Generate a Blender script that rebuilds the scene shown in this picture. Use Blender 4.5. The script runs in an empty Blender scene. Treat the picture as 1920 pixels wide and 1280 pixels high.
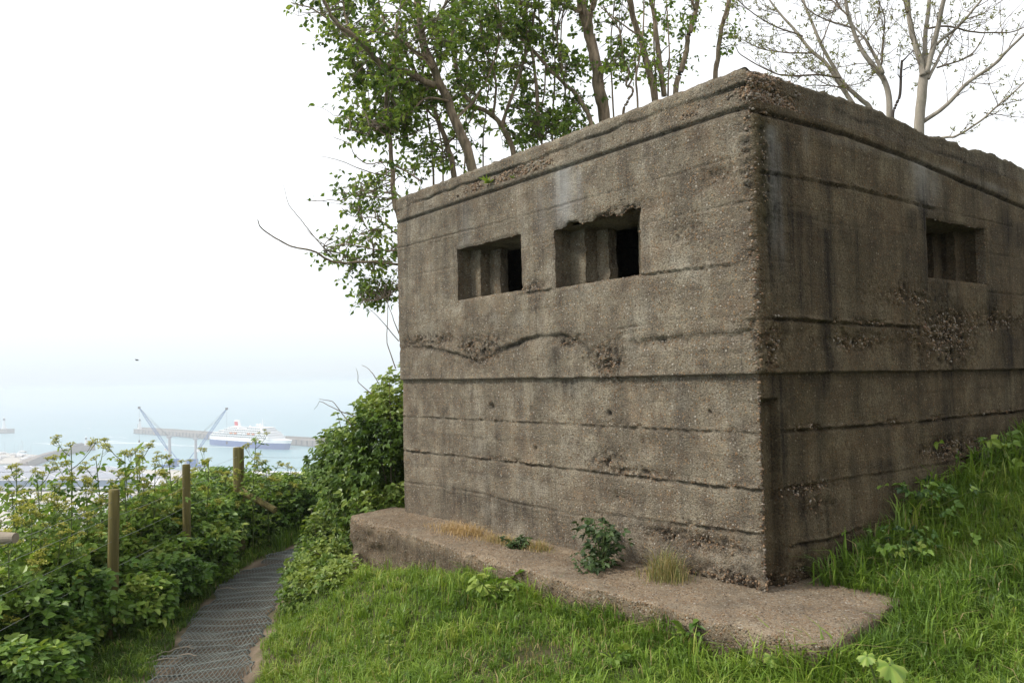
import bpy, math, random
import numpy as np
from mathutils import Matrix, Vector
R = math.radians
rng = np.random.default_rng(7)
random.seed(7)
SC = bpy.context.scene
COL = SC.collection

# ------------------------------------------------------------------ camera
F = 1530.0; PITCH = R(2.65); ROLL = R(1.3); EYEZ = 1.264; SEAZ = EYEZ - 85.0
EYE = np.array([0, 0, EYEZ])
FW = np.array([0, math.cos(PITCH), math.sin(PITCH)])
_u0 = np.array([0, -math.sin(PITCH), math.cos(PITCH)]); _r0 = np.array([1., 0, 0])
RT = _r0*math.cos(ROLL) - _u0*math.sin(ROLL)
UP = _u0*math.cos(ROLL) + _r0*math.sin(ROLL)
cam = bpy.data.cameras.new('camera')
cam.sensor_width = 36.0; cam.lens = 36.0*F/1920.0; cam.clip_start = 0.05; cam.clip_end = 60000
cob = bpy.data.objects.new('camera', cam); COL.objects.link(cob)
cob.matrix_world = Matrix(((RT[0], UP[0], -FW[0], EYE[0]), (RT[1], UP[1], -FW[1], EYE[1]), (RT[2], UP[2], -FW[2], EYE[2]), (0, 0, 0, 1)))
SC.camera = cob

# ------------------------------------------------------------------ sky, sun, exposure
SUN_AZ, SUN_EL = R(-99), R(48)       # azimuth clockwise from +Y
W_ = bpy.data.worlds.new("World"); SC.world = W_; W_.use_nodes = True
wn = W_.node_tree; wn.nodes.clear()
sky = wn.nodes.new('ShaderNodeTexSky'); sky.sky_type = 'NISHITA'; sky.sun_disc = False
sky.sun_elevation = SUN_EL; sky.sun_rotation = SUN_AZ
sky.air_density = 1.0; sky.dust_density = 1.0; sky.ozone_density = 1.0
hsv = wn.nodes.new('ShaderNodeHueSaturation'); hsv.inputs['Saturation'].default_value = 0.6
bg = wn.nodes.new('ShaderNodeBackground'); bg.inputs['Strength'].default_value = 0.15
wo = wn.nodes.new('ShaderNodeOutputWorld')
veil = wn.nodes.new('ShaderNodeMix'); veil.data_type = 'RGBA'; veil.inputs[0].default_value = 0.85; veil.inputs[7].default_value = (7.0, 7.15, 7.3, 1)   # thin bright overcast over the blue
tcw = wn.nodes.new('ShaderNodeTexCoord'); sxw = wn.nodes.new('ShaderNodeSeparateXYZ'); rmw = wn.nodes.new('ShaderNodeValToRGB')
wn.links.new(tcw.outputs['Generated'], sxw.inputs[0]); wn.links.new(sxw.outputs[2], rmw.inputs[0])
rmw.color_ramp.elements[0].position = 0.0; rmw.color_ramp.elements[0].color = (0.535, 0.615, 0.675, 1); rmw.color_ramp.elements[1].position = 0.16; rmw.color_ramp.elements[1].color = (0.97, 0.985, 1, 1)
vml = wn.nodes.new('ShaderNodeMix'); vml.data_type = 'RGBA'; vml.blend_type = 'MULTIPLY'; vml.inputs[0].default_value = 1.0; vml.inputs[7].default_value = (5.7, 5.7, 5.7, 1)
wn.links.new(rmw.outputs[0], vml.inputs[6]); wn.links.new(vml.outputs[2], veil.inputs[7])
wn.links.new(sky.outputs[0], hsv.inputs['Color']); wn.links.new(hsv.outputs[0], veil.inputs[6]); wn.links.new(veil.outputs[2], bg.inputs[0]); wn.links.new(bg.outputs[0], wo.inputs[0])
sl = bpy.data.lights.new('sun', 'SUN'); sl.energy = 2.3; sl.angle = R(10); sl.color = (1, 0.95, 0.87)
so = bpy.data.objects.new('sun', sl); COL.objects.link(so)
sd = Vector((math.sin(SUN_AZ)*math.cos(SUN_EL), math.cos(SUN_AZ)*math.cos(SUN_EL), math.sin(SUN_EL)))
so.rotation_euler = sd.to_track_quat('Z', 'Y').to_euler(); so.location = (-6, -4, 12)
SC.view_settings.view_transform = 'Standard'; SC.view_settings.look = 'None'
SC.view_settings.gamma = 1.0; SC.view_settings.exposure = 0.72; SC.view_settings.use_curve_mapping = False
SC.render.engine = 'CYCLES'
SC.cycles.use_denoising = True; SC.cycles.max_bounces = 6; SC.cycles.diffuse_bounces = 3
SC.cycles.volume_bounces = 2; SC.cycles.transparent_max_bounces = 6
SC.cycles.use_adaptive_sampling = True; SC.cycles.adaptive_threshold = 0.015

# ------------------------------------------------------------------ helpers
def ray(px, py): return FW + RT*((px-960)/F) - UP*((py-640)/F)
def W(px, py, d): return EYE + ray(px, py)*d
def sea(px, py, h=0.0):
    r = ray(px, py); t = (SEAZ+h-EYEZ)/r[2]; return EYE + r*t
def norm(v):
    v = np.asarray(v, float); return v/np.maximum(np.linalg.norm(v, axis=-1, keepdims=True), 1e-9)

def _hash(i, j, k, s):
    n = (i*374761393 + j*668265263 + k*2147483647 + s*974634533) & 0xffffffff
    n = ((n ^ (n >> 13))*1274126177) & 0xffffffff
    n = ((n ^ (n >> 16))*2246822519) & 0xffffffff
    return ((n ^ (n >> 15)) & 0xffffff)/float(0xffffff)
def vnoise(x, y, z=0.0, s=0):
    x, y, z = np.broadcast_arrays(np.asarray(x, float), np.asarray(y, float), np.asarray(z, float))
    xi, yi, zi = np.floor(x).astype(np.int64), np.floor(y).astype(np.int64), np.floor(z).astype(np.int64)
    fx, fy, fz = x-xi, y-yi, z-zi
    fx, fy, fz = fx*fx*(3-2*fx), fy*fy*(3-2*fy), fz*fz*(3-2*fz)
    o = 0
    for a in (0, 1):
        for b in (0, 1):
            for c in (0, 1):
                o = o + _hash(xi+a, yi+b, zi+c, s)*(fx if a else 1-fx)*(fy if b else 1-fy)*(fz if c else 1-fz)
    return o*2-1
def fbm(x, y, z=0.0, s=0, o=4):
    t = 0; a = 0.5
    for i in range(o):
        t = t + a*vnoise(np.asarray(x)*2**i, np.asarray(y)*2**i, np.asarray(z)*2**i, s+i*17); a *= 0.5
    return t
def sstep(a, b, x):
    t = np.clip((x-a)/(b-a), 0, 1); return t*t*(3-2*t)

class MB:
    """collects vertices and faces (numpy) and links them as ONE mesh object"""
    def __init__(s): s.v = []; s.q = []; s.t = []; s.mi_q = []; s.mi_t = []; s.n = 0; s.at = {}
    def add(s, v, q=None, t=None, mi=0, **attrs):
        v = np.asarray(v, float).reshape(-1, 3); k = len(v)
        for name in set(list(attrs)+list(s.at)):
            l = s.at.setdefault(name, [np.zeros(s.n)] if s.n else [])
            a = attrs.get(name, 0.0)
            l.append(np.broadcast_to(np.asarray(a, float), (k,)).copy())
        if q is not None and len(q): q = np.asarray(q, int).reshape(-1, 4)+s.n; s.q.append(q); s.mi_q.append(np.full(len(q), mi))
        if t is not None and len(t): t = np.asarray(t, int).reshape(-1, 3)+s.n; s.t.append(t); s.mi_t.append(np.full(len(t), mi))
        s.v.append(v); s.n += k
    def box(s, c, size, ax=None, mi=0):
        c = np.asarray(c, float); h = np.asarray(size, float)/2
        A = np.eye(3) if ax is None else np.asarray(ax, float)
        v = [c + A[0]*h[0]*i + A[1]*h[1]*j + A[2]*h[2]*k for k in (-1, 1) for j in (-1, 1) for i in (-1, 1)]
        s.add(v, [(0, 2, 3, 1), (4, 5, 7, 6), (0, 1, 5, 4), (2, 6, 7, 3), (0, 4, 6, 2), (1, 3, 7, 5)], mi=mi)
    def tube(s, pts, r, sides=6, cap=True, mi=0, **at):
        pts = np.asarray(pts, float); n = len(pts)
        r = np.broadcast_to(np.asarray(r, float), (n,))
        tg = norm(np.gradient(pts, axis=0))
        ref = np.where(np.abs(tg[:, 2:3]) > 0.9, np.array([[1., 0, 0]]), np.array([[0, 0, 1.]]))
        a = norm(np.cross(tg, ref)); b = np.cross(tg, a)
        th = np.arange(sides)*2*math.pi/sides
        v = pts[:, None] + (a[:, None]*np.cos(th)[None, :, None] + b[:, None]*np.sin(th)[None, :, None])*r[:, None, None]
        i = np.arange(n-1)[:, None]*sides; j = np.arange(sides)[None]; j2 = (j+1) % sides
        q = np.stack([i+j, i+j2, i+sides+j2, i+sides+j], -1).reshape(-1, 4)
        t = []
        if cap:
            for k in range(1, sides-1): t.append((0, k+1, k)); t.append(((n-1)*sides, (n-1)*sides+k, (n-1)*sides+k+1))
        s.add(v.reshape(-1, 3), q, t, mi=mi, **at)
    def grid(s, P, flip=False, keep=None, mi=0, **at):
        m, n = P.shape[:2]
        i = np.arange(m-1)[:, None]*n; j = np.arange(n-1)[None]
        q = np.stack([i+j, i+j+1, i+n+j+1, i+n+j], -1)
        if keep is not None: q = q[keep]
        q = q.reshape(-1, 4)
        if flip: q = q[:, ::-1]
        s.add(P.reshape(-1, 3), q, mi=mi, **{k: np.asarray(a).reshape(-1) for k, a in at.items()})
    def loft(s, c, ax, prof, sides=12, mi=0, cap=True):
        """prof: list of (height, radius) about axis z at c"""
        th = np.arange(sides)*2*math.pi/sides
        v = [[c[0]+r*math.cos(t), c[1]+r*math.sin(t), c[2]+h] for h, r in prof for t in th]
        n = len(prof); q = []
        for i in range(n-1):
            for j in range(sides): q.append((i*sides+j, i*sides+(j+1) % sides, (i+1)*sides+(j+1) % sides, (i+1)*sides+j))
        t = [((n-1)*sides, (n-1)*sides+k, (n-1)*sides+k+1) for k in range(1, sides-1)] if cap else []
        s.add(v, q, t, mi=mi)
    def prism(s, poly, z0, z1, mi=0):
        n = len(poly); v = [(p[0], p[1], z0) for p in poly]+[(p[0], p[1], z1) for p in poly]
        q = [(i, (i+1) % n, n+(i+1) % n, n+i) for i in range(n)]
        c0 = np.mean(np.array(v[:n]), 0); v += [tuple(c0), (c0[0], c0[1], z1)]
        t = [(2*n, (i+1) % n, i) for i in range(n)]+[(2*n+1, n+i, n+(i+1) % n) for i in range(n)]
        s.add(v, q, t, mi=mi)
    def build(s, name, mats, parent=None, smooth=False):
        me = bpy.data.meshes.new(name)
        v = np.concatenate(s.v) if s.v else np.zeros((0, 3))
        if parent is not None: v = v - np.array(root_loc(parent))
        q = np.concatenate(s.q) if s.q else np.zeros((0, 4), int)
        t = np.concatenate(s.t) if s.t else np.zeros((0, 3), int)
        me.vertices.add(len(v)); me.vertices.foreach_set('co', v.astype(np.float32).ravel())
        nl = len(q)*4+len(t)*3
        me.loops.add(nl); me.loops.foreach_set('vertex_index', np.concatenate([q.ravel(), t.ravel()]).astype(np.int32))
        me.polygons.add(len(q)+len(t))
        ls = np.concatenate([np.arange(len(q))*4, len(q)*4+np.arange(len(t))*3]).astype(np.int32)
        me.polygons.foreach_set('loop_start', ls)
        mi = np.concatenate(s.mi_q+s.mi_t) if (s.mi_q or s.mi_t) else np.zeros(0)
        me.polygons.foreach_set('material_index', mi.astype(np.int32))
        me.polygons.foreach_set('use_smooth', np.full(len(mi), smooth))
        for k, l in s.at.items():
            a = me.attributes.new(k, 'FLOAT', 'POINT'); a.data.foreach_set('value', np.concatenate(l).astype(np.float32))
        me.update(calc_edges=True); me.validate()
        for m in (mats if isinstance(mats, (list, tuple)) else [mats]): me.materials.append(m)
        return link(name, me, parent)
def root_loc(o):
    l = Vector((0, 0, 0))
    while o is not None: l = l + o.location; o = o.parent
    return l
def link(name, me, parent=None):
    o = bpy.data.objects.new(name, me); COL.objects.link(o)
    if parent is not None: o.parent = parent
    return o
def tag(o, label=None, cat=None, group=None, kind=None):
    if label: o['label'] = label
    if cat: o['category'] = cat
    if group: o['group'] = group
    if kind: o['kind'] = kind
    return o
def thing(name, label, cat, loc, group=None):
    o = bpy.data.objects.new(name, None); COL.objects.link(o); o.empty_display_size = 0.2
    o.location = tuple(float(x) for x in loc)
    return tag(o, label, cat, group)
def copy_part(o, parent):
    c = o.copy(); COL.objects.link(c); c.parent = parent; return c

# ------------------------------------------------------------------ materials
class NT:
    def __init__(s, name):
        s.m = bpy.data.materials.new(name); s.m.use_nodes = True; s.t = s.m.node_tree; s.t.nodes.clear()
        s.out = s.t.nodes.new('ShaderNodeOutputMaterial')
    def n(s, typ, _out=0, **kw):
        nd = s.t.nodes.new('ShaderNode'+typ)
        for k, v in kw.items():
            if k.startswith('p_'): setattr(nd, k[2:], v); continue
            inp = nd.inputs[int(k[1:])] if (k[0] == 'i' and k[1:].isdigit()) else nd.inputs[k.replace('_', ' ')]
            if isinstance(v, bpy.types.NodeSocket): s.t.links.new(v, inp)
            else: inp.default_value = v
        return nd.outputs[_out] if _out is not None else nd
    def mix(s, f, a, b, mode='MIX'):
        nd = s.t.nodes.new('ShaderNodeMix'); nd.data_type = 'RGBA'; nd.blend_type = mode
        for i, v in ((0, f), (6, a), (7, b)):
            if isinstance(v, bpy.types.NodeSocket): s.t.links.new(v, nd.inputs[i])
            else: nd.inputs[i].default_value = v if i == 0 or len(v) == 4 else (*v, 1)
        return nd.outputs[2]
    def math(s, op, a, b=0.5, c=None, clamp=False):
        nd = s.t.nodes.new('ShaderNodeMath'); nd.operation = op; nd.use_clamp = clamp
        for i, v in enumerate((a, b) if c is None else (a, b, c)):
            if isinstance(v, bpy.types.NodeSocket): s.t.links.new(v, nd.inputs[i])
            else: nd.inputs[i].default_value = v
        return nd.outputs[0]
    def ramp(s, f, stops, interp='LINEAR'):
        nd = s.t.nodes.new('ShaderNodeValToRGB'); s.t.links.new(f, nd.inputs[0]); e = nd.color_ramp.elements
        nd.color_ramp.interpolation = interp
        while len(e) < len(stops): e.new(0.5)
        for el, (p, c) in zip(e, stops):
            el.position = p; el.color = (*c, 1) if not isinstance(c, (int, float)) else (c, c, c, 1)
        return nd.outputs[0]
    def attr(s, name):
        nd = s.t.nodes.new('ShaderNodeAttribute'); nd.attribute_name = name; return nd.outputs['Fac']
    def coord(s, scale=(1, 1, 1)):
        tc = s.t.nodes.new('ShaderNodeTexCoord'); mp = s.t.nodes.new('ShaderNodeMapping')
        mp.inputs['Scale'].default_value = scale; s.t.links.new(tc.outputs['Object'], mp.inputs[0]); return mp.outputs[0]
    def noise(s, co, scale, detail=4, rough=0.55):
        return s.n('TexNoise', Vector=co, Scale=scale, Detail=detail, Roughness=rough)
    def bsdf(s, col, rough=0.9, bump=None, dist=0.005, strength=1.0, spec=0.3, metal=0.0):
        kw = dict(Base_Color=col if isinstance(col, bpy.types.NodeSocket) else (*col, 1), Roughness=rough, Metallic=metal)
        kw['Specular_IOR_Level'] = spec
        if bump is not None: kw['Normal'] = s.n('Bump', Height=bump, Distance=dist, Strength=strength)
        b = s.n('BsdfPrincipled', **kw); return b
    def done(s, surf): s.t.links.new(surf, s.out.inputs[0]); return s.m

def plain(name, col, rough=0.8, var=0.15, scale=3.0, metal=0.0):
    m = NT(name); co = m.coord(); f = m.noise(co, scale, 5)
    c = m.mix(f, tuple(x*(1-var) for x in col), tuple(min(1, x*(1+var)) for x in col))
    return m.done(m.bsdf(c, rough, metal=metal))

def concrete(name, warm=1.0):
    m = NT(name); co = m.coord()
    big = m.noise(co, 1.1, 6, 0.6); mid = m.noise(co, 7.0, 6, 0.6); fine = m.noise(co, 85, 3, 0.7)
    streak = m.noise(m.coord((9, 9, 0.7)), 1.0, 5, 0.65)
    grain = m.noise(m.coord((1.2, 1.2, 60)), 1.0, 4, 0.6)     # faint timber grain from the shuttering
    base = m.mix(m.ramp(big, [(0.3, 0), (0.72, 1)]), (0.215, 0.181, 0.126), (0.41, 0.358, 0.262))
    base = m.mix(m.ramp(mid, [(0.42, 0), (0.66, 0.8)]), base, (0.125, 0.100, 0.076))
    blot = m.noise(co, 3.1, 7, 0.7)
    base = m.mix(m.ramp(blot, [(0.50, 0), (0.68, 0.75)]), base, (0.095, 0.078, 0.06)); base = m.mix(m.ramp(blot, [(0.33, 0.7), (0.47, 0)]), base, (0.44, 0.40, 0.315)); smooth_ = m.ramp(blot, [(0.35, 0.35), (0.48, 1.0)])
    base = m.mix(m.ramp(grain, [(0.55, 0), (0.8, 0.22)]), base, (0.37, 0.31, 0.24))
    base = m.mix(m.ramp(streak, [(0.48, 0), (0.75, 0.6)]), base, (0.085, 0.075, 0.065))
    base = m.mix(m.ramp(fine, [(0.33, 0.8), (0.56, 0)]), base, (0.075, 0.06, 0.047))
    pit = m.n('TexVoronoi', None, Vector=co, Scale=48.0, Randomness=1.0)
    base = m.mix(m.math('MULTIPLY', m.math('LESS_THAN', pit.outputs['Distance'], 0.20), m.ramp(mid, [(0.45, 0.0), (0.6, 0.85)])), base, (0.045, 0.038, 0.03))
    rust = m.noise(co, 2.3, 5, 0.65)
    base = m.mix(m.ramp(rust, [(0.52, 0), (0.78, 0.45)]), base, (0.30, 0.205, 0.125))
    # pebbles of the aggregate, two sizes
    v1 = m.n('TexVoronoi', None, Vector=co, Scale=62.0, Randomness=1.0); v2 = m.n('TexVoronoi', None, Vector=co, Scale=130.0, Randomness=1.0)
    honey = m.attr('honey')
    def stones(v, thr, lim):
        sep = m.n('SeparateColor', None, Color=v.outputs['Color'])
        pc = m.ramp(sep.outputs[0], [(0.0, (0.07, 0.055, 0.042)), (0.22, (0.25, 0.145, 0.075)), (0.42, (0.36, 0.25, 0.145)), (0.6, (0.17, 0.14, 0.11)), (0.78, (0.30, 0.255, 0.20)), (0.9, (0.52, 0.47, 0.39)), (1.0, (0.12, 0.08, 0.055))])
        on = m.math('GREATER_THAN', m.math('ADD', sep.outputs[1], m.math('MULTIPLY', honey, 0.7)), thr)
        rim = m.math('SUBTRACT', 1.0, m.math('MULTIPLY', v.outputs['Distance'], 1.0), clamp=True)
        inn = m.math('LESS_THAN', v.outputs['Distance'], lim)
        return pc, m.math('MULTIPLY', on, inn), rim
    p1, f1, r1 = stones(v1, 0.62, 0.44); p2, f2, r2 = stones(v2, 0.55, 0.45)
    base = m.mix(m.math('MULTIPLY', honey, m.math('ADD', 0.16, m.math('MULTIPLY', m.attr('tan'), 0.40)), clamp=True), base, (0.36, 0.265, 0.17))
    f1 = m.math('MULTIPLY', f1, smooth_); f2 = m.math('MULTIPLY', f2, smooth_); base = m.mix(m.math('MULTIPLY', f2, 0.55), base, p2); base = m.mix(m.math('MULTIPLY', f1, 0.78), base, p1)
    base = m.mix(m.math('MULTIPLY', m.attr('grey'), m.ramp(mid, [(0.3, 1.0), (0.7, 0.55)])), base, m.mix(streak, (0.17, 0.168, 0.162), (0.36, 0.355, 0.34)))
    base = m.mix(m.math('MULTIPLY', m.attr('green'), 0.7), base, (0.085, 0.08, 0.03))
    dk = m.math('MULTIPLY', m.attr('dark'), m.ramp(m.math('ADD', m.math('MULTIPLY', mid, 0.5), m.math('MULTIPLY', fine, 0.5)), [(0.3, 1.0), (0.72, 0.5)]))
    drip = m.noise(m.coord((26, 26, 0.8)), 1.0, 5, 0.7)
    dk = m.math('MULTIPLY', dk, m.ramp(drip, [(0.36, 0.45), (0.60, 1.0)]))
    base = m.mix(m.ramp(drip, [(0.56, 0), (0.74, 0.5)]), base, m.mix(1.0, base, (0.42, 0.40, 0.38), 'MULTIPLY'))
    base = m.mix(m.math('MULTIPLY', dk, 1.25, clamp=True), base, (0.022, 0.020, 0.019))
    base = m.mix(m.math('MULTIPLY', m.math('MULTIPLY', m.attr('damp'), 0.8), m.math('SUBTRACT', 1.0, m.math('MULTIPLY', m.attr('grey'), 0.6))), base, m.mix(1.0, base, (0.46, 0.40, 0.29), 'MULTIPLY'))  # algae film tint that also carries painted shade of right side and slots
    rough = m.math('SUBTRACT', 1.0, m.attr('grey'))
    h = m.math('ADD', m.math('MULTIPLY', m.math('MULTIPLY', m.math('MULTIPLY', f1, r1), 1.4), m.math('ADD', honey, 0.35)), m.math('MULTIPLY', fine, 1.3))
    h = m.math('ADD', h, m.math('MULTIPLY', m.math('MULTIPLY', f2, r2), 0.35))
    h = m.math('ADD', h, m.math('MULTIPLY', grain, 0.18))
    h = m.math('MULTIPLY', h, m.math('ADD', m.math('MULTIPLY', rough, 0.8), 0.2))
    return m.done(m.bsdf(base, 0.95, h, 0.016, 0.95, spec=0.15))

def leafmat(name, stops, trans=0.3, rough=0.5, hue=None):
    m = NT(name); t = m.attr('tint'); c = m.ramp(t, stops)
    b = m.bsdf(c, rough, spec=0.35)
    c2 = m.mix(1.0, c, (1.0, 1.0, 0.55), 'MULTIPLY')
    tr = m.n('BsdfTranslucent', Color=c2)
    return m.done(m.n('MixShader', i0=trans, i1=b, i2=tr))
def barkmat(name, a, b, scale=18):
    m = NT(name); co = m.coord((1, 1, 0.22)); f = m.noise(co, scale, 6, 0.65); g = m.noise(m.coord(), 5, 4)
    c = m.mix(m.ramp(f, [(0.35, 0), (0.65, 1)]), a, b); c = m.mix(m.ramp(g, [(0.5, 0), (0.75, 0.5)]), c, (0.11, 0.12, 0.06))
    return m.done(m.bsdf(c, 0.9, f, 0.02, 0.9))

M = {}
M['concrete'] = concrete('weathered_concrete')
M['pebble'] = (lambda m: m.done(m.bsdf(m.ramp(m.attr('tint'), [(0, (0.05, 0.04, 0.03)), (0.25, (0.16, 0.095, 0.05)), (0.5, (0.25, 0.165, 0.095)), (0.72, (0.14, 0.115, 0.09)), (0.92, (0.30, 0.26, 0.21)), (1, (0.17, 0.085, 0.05))]), 0.6, m.noise(m.coord(), 200, 2), 0.002)))(NT('flint_pebbles'))
M['grass'] = leafmat('grass_blades', [(0, (0.046, 0.090, 0.014)), (0.35, (0.115, 0.205, 0.026)), (0.72, (0.230, 0.335, 0.044)), (0.9, (0.34, 0.39, 0.085)), (0.93, (0.33, 0.27, 0.12)), (1, (0.42, 0.34, 0.17))], 0.35, 0.45)
M['drygrass'] = leafmat('dry_grass', [(0, (0.10, 0.14, 0.03)), (0.3, (0.26, 0.24, 0.09)), (0.6, (0.42, 0.30, 0.14)), (1, (0.52, 0.35, 0.18))], 0.3, 0.6)
M['bramble'] = leafmat('bramble_leaves', [(0, (0.030, 0.070, 0.015)), (0.4, (0.090, 0.178, 0.030)), (0.75, (0.195, 0.300, 0.050)), (1, (0.33, 0.40, 0.085))], 0.28, 0.42)
M['bushleaf'] = leafmat('bush_leaves', [(0, (0.032, 0.068, 0.013)), (0.5, (0.115, 0.190, 0.030)), (1, (0.28, 0.34, 0.07))], 0.3, 0.42)
M['treeleaf'] = leafmat('tree_leaves', [(0, (0.052, 0.098, 0.016)), (0.5, (0.155, 0.240, 0.036)), (1, (0.33, 0.40, 0.075))], 0.5, 0.45)
M['budleaf'] = leafmat('ash_buds', [(0, (0.15, 0.15, 0.05)), (1, (0.30, 0.31, 0.10))], 0.4)
M['umbel'] = leafmat('umbel_florets', [(0, (0.20, 0.24, 0.04)), (0.6, (0.42, 0.42, 0.07)), (1, (0.52, 0.46, 0.12))], 0.3)
M['umbleaf'] = leafmat('alexanders_leaves', [(0, (0.07, 0.14, 0.022)), (0.6, (0.19, 0.29, 0.045)), (1, (0.31, 0.38, 0.08))], 0.35)
M['darkweed'] = leafmat('dark_weed_leaves', [(0, (0.020, 0.042, 0.012)), (1, (0.065, 0.105, 0.026))], 0.2)
M['stem'] = plain('green_stem', (0.10, 0.13, 0.04), 0.6)
M['bark'] = barkmat('brown_bark', (0.10, 0.075, 0.05), (0.31, 0.235, 0.16))
M['barkpale'] = barkmat('pale_bark', (0.20, 0.175, 0.14), (0.38, 0.335, 0.275), 10)
M['twig'] = plain('twig_bark', (0.16, 0.125, 0.09), 0.9, 0.3, 8)
M['darktwig'] = plain('dark_twig_bark', (0.055, 0.045, 0.038), 0.9, 0.3, 8)
M['post'] = (lambda m: m.done(m.bsdf(m.mix(m.ramp(m.noise(m.coord((14, 14, 1.0)), 1.5, 5), [(0.35, 0), (0.65, 1)]), (0.10, 0.085, 0.03), (0.21, 0.175, 0.065)), 0.85, m.noise(m.coord((60, 60, 2)), 1, 4), 0.006)))(NT('treated_timber'))
M['oldwood'] = plain('grey_weathered_wood', (0.26, 0.22, 0.17), 0.9, 0.3, 25)
M['wire'] = plain('galvanised_wire', (0.30, 0.30, 0.29), 0.5, 0.1, 5, 0.4)

# ------------------------------------------------------------------ building frame
C0 = np.array([1.4351, 4.7635, 0.0])
D1 = np.array([math.sin(R(-37.5)), math.cos(R(-37.5)), 0]); D2 = np.array([math.sin(R(52.5)), math.cos(R(52.5)), 0])
ZU = np.array([0, 0, 1.0])
def L(a, b, z=0.0):
    a, b, z = np.asarray(a, float)[..., None], np.asarray(b, float)[..., None], np.asarray(z, float)[..., None]
    return C0 + D1*a + D2*b + ZU*z
def toL(p):
    q = np.asarray(p, float) - C0; return q@D1, q@D2
def hitL(px, py):      # pixel on the left face -> (s, z)
    r = ray(px, py); n = D2; t = ((C0-EYE)@n)/(r@n); q = EYE+r*t-C0; return q@D1, q[2]
def hitR(px, py):
    r = ray(px, py); n = D1; t = ((C0-EYE)@n)/(r@n); q = EYE+r*t-C0; return q@D2, q[2]
LA, LB = 4.17, 4.6      # side lengths
ROOFZ = 2.845

# ------------------------------------------------------------------ ground height
_cp = []
def cp(p, z): _cp.append((float(p[0]), float(p[1]), z))
for a, b, z in ((-.78, -.66, -.20), (-.4, -.85, -.2), (.4, -.95, -.21), (1.2, -1.0, -.22), (2.0, -.95, -.17), (2.7, -.9, -.21), (3.4, -.85, -.33), (4.0, -.8, -.55), (4.45, -.7, -.68), (4.8, -.2, -.74), (5.2, .8, -.8),
                (-.05, .95, -.03), (0, 1.63, .16), (0, 2.47, .36), (0, 3.7, .64), (0, 5.2, .95), (-.75, .05, -.16), (-.62, .52, -.01), (-1, 1.0, .0), (-1, 2.5, .33), (-2, 1.2, .08), (-2, 3, .42), (-2, 5, .85), (-1.4, -.2, -.17), (2, 2, -.2), (3, 1, -.3), (2, 4, .2)):
    cp(L(a, b), z)
for x, y, z in ((0, 0, -.34), (1.5, 0, -.2), (-1.2, 0, -.55), (0, 2, -.32), (-1.2, 2.5, -.55), (0, 4.1, -.28), (1.4, 3, -.23), (2.6, 3.2, -.05), (-1.15, 5.6, -.58), (-.6, 5.0, -.38), (-.4, 6.2, -.30), (-1.0, 6.8, -.45), (-1.55, 6.3, -.80), (-1.5, 7.3, -.70), (-2.0, 8.0, -.93), (-1.3, 4.2, -.62), (-1.75, 5.2, -.92), (-1.75, 3.8, -.92)):
    cp((x, y), z)
PATH = np.array([(-2.35, 1.0), (-2.35, 3.5), (-2.38, 5.0), (-2.47, 6.4), (-2.66, 7.4), (-2.86, 8.4), (-3.02, 9.6), (-2.98, 10.8), (-2.72, 11.8), (-2.25, 12.6), (-1.6, 13.2), (-.6, 13.9)])
for x, y in PATH:
    cp((x, y), -1.03); cp((x-.45, y), -1.03); cp((x+.42, y), -1.02)
for y in (0, 3, 6, 8, 10, 12): cp((-3.8, y), -1.04); cp((-4.8, y), -1.12)
for x, y, z in ((-3.8, 14.5, -1.1), (-1, 15.5, -1.0), (1, 12, -.3), (3.5, 15, .2), (6.5, 13, .9), (9, 8, 1.4), (7, 2, .7), (6, -4, .5), (0, -4, -.4), (-3, -4, -1.0), (10, -2, 1.2), (12, 14, 1.6), (5, 20, .4), (-2, 20, -1.2)):
    cp((x, y), z)
_cp = np.array(_cp)
def _tps(r2): return np.where(r2 > 1e-12, 0.5*r2*np.log(np.maximum(r2, 1e-12)), 0)
_n = len(_cp); _r2 = ((_cp[:, None, :2]-_cp[None, :, :2])**2).sum(-1)
_A = np.zeros((_n+3, _n+3)); _A[:_n, :_n] = _tps(_r2)+np.eye(_n)*0.02; _A[:_n, _n] = 1; _A[:_n, _n+1] = _cp[:, 0]; _A[:_n, _n+2] = _cp[:, 1]; _A[_n:, :_n] = _A[:_n, _n:].T
_wt = np.linalg.solve(_A, np.concatenate([_cp[:, 2], [0, 0, 0]]))
def ground(x, y):
    x = np.asarray(x, float); y = np.asarray(y, float); sh = np.broadcast(x, y).shape
    x, y = np.broadcast_to(x, sh).ravel(), np.broadcast_to(y, sh).ravel()
    xc, yc = np.clip(x, -6, 13), np.clip(y, -5, 21)
    o = np.empty(len(x))
    for k in range(0, len(x), 20000):
        sl_ = slice(k, k+20000)
        r2 = (xc[sl_, None]-_cp[None, :, 0])**2+(yc[sl_, None]-_cp[None, :, 1])**2
        o[sl_] = _tps(r2)@_wt[:_n]+_wt[_n]+_wt[_n+1]*xc[sl_]+_wt[_n+2]*yc[sl_]
    o = o + 0.025*fbm(x*1.7, y*1.7, 0, 3, 3)
    e = np.maximum(np.maximum(-x-5.4, (y-17)*0.9), 0)             # the cliff to the left and beyond
    o = o - np.minimum(0.06*e*e, 1.15*e)
    return np.maximum(o, SEAZ+0.6).reshape(sh)
def pdist(x, y):
    """distance to path centre line and arclength"""
    best = np.full(np.shape(x), 1e9)
    for (x0, y0), (x1, y1) in zip(PATH[:-1], PATH[1:]):
        t = np.clip(((x-x0)*(x1-x0)+(y-y0)*(y1-y0))/((x1-x0)**2+(y1-y0)**2), 0, 1)
        best = np.minimum(best, np.hypot(x-x0-t*(x1-x0), y-y0-t*(y1-y0)))
    return best

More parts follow.
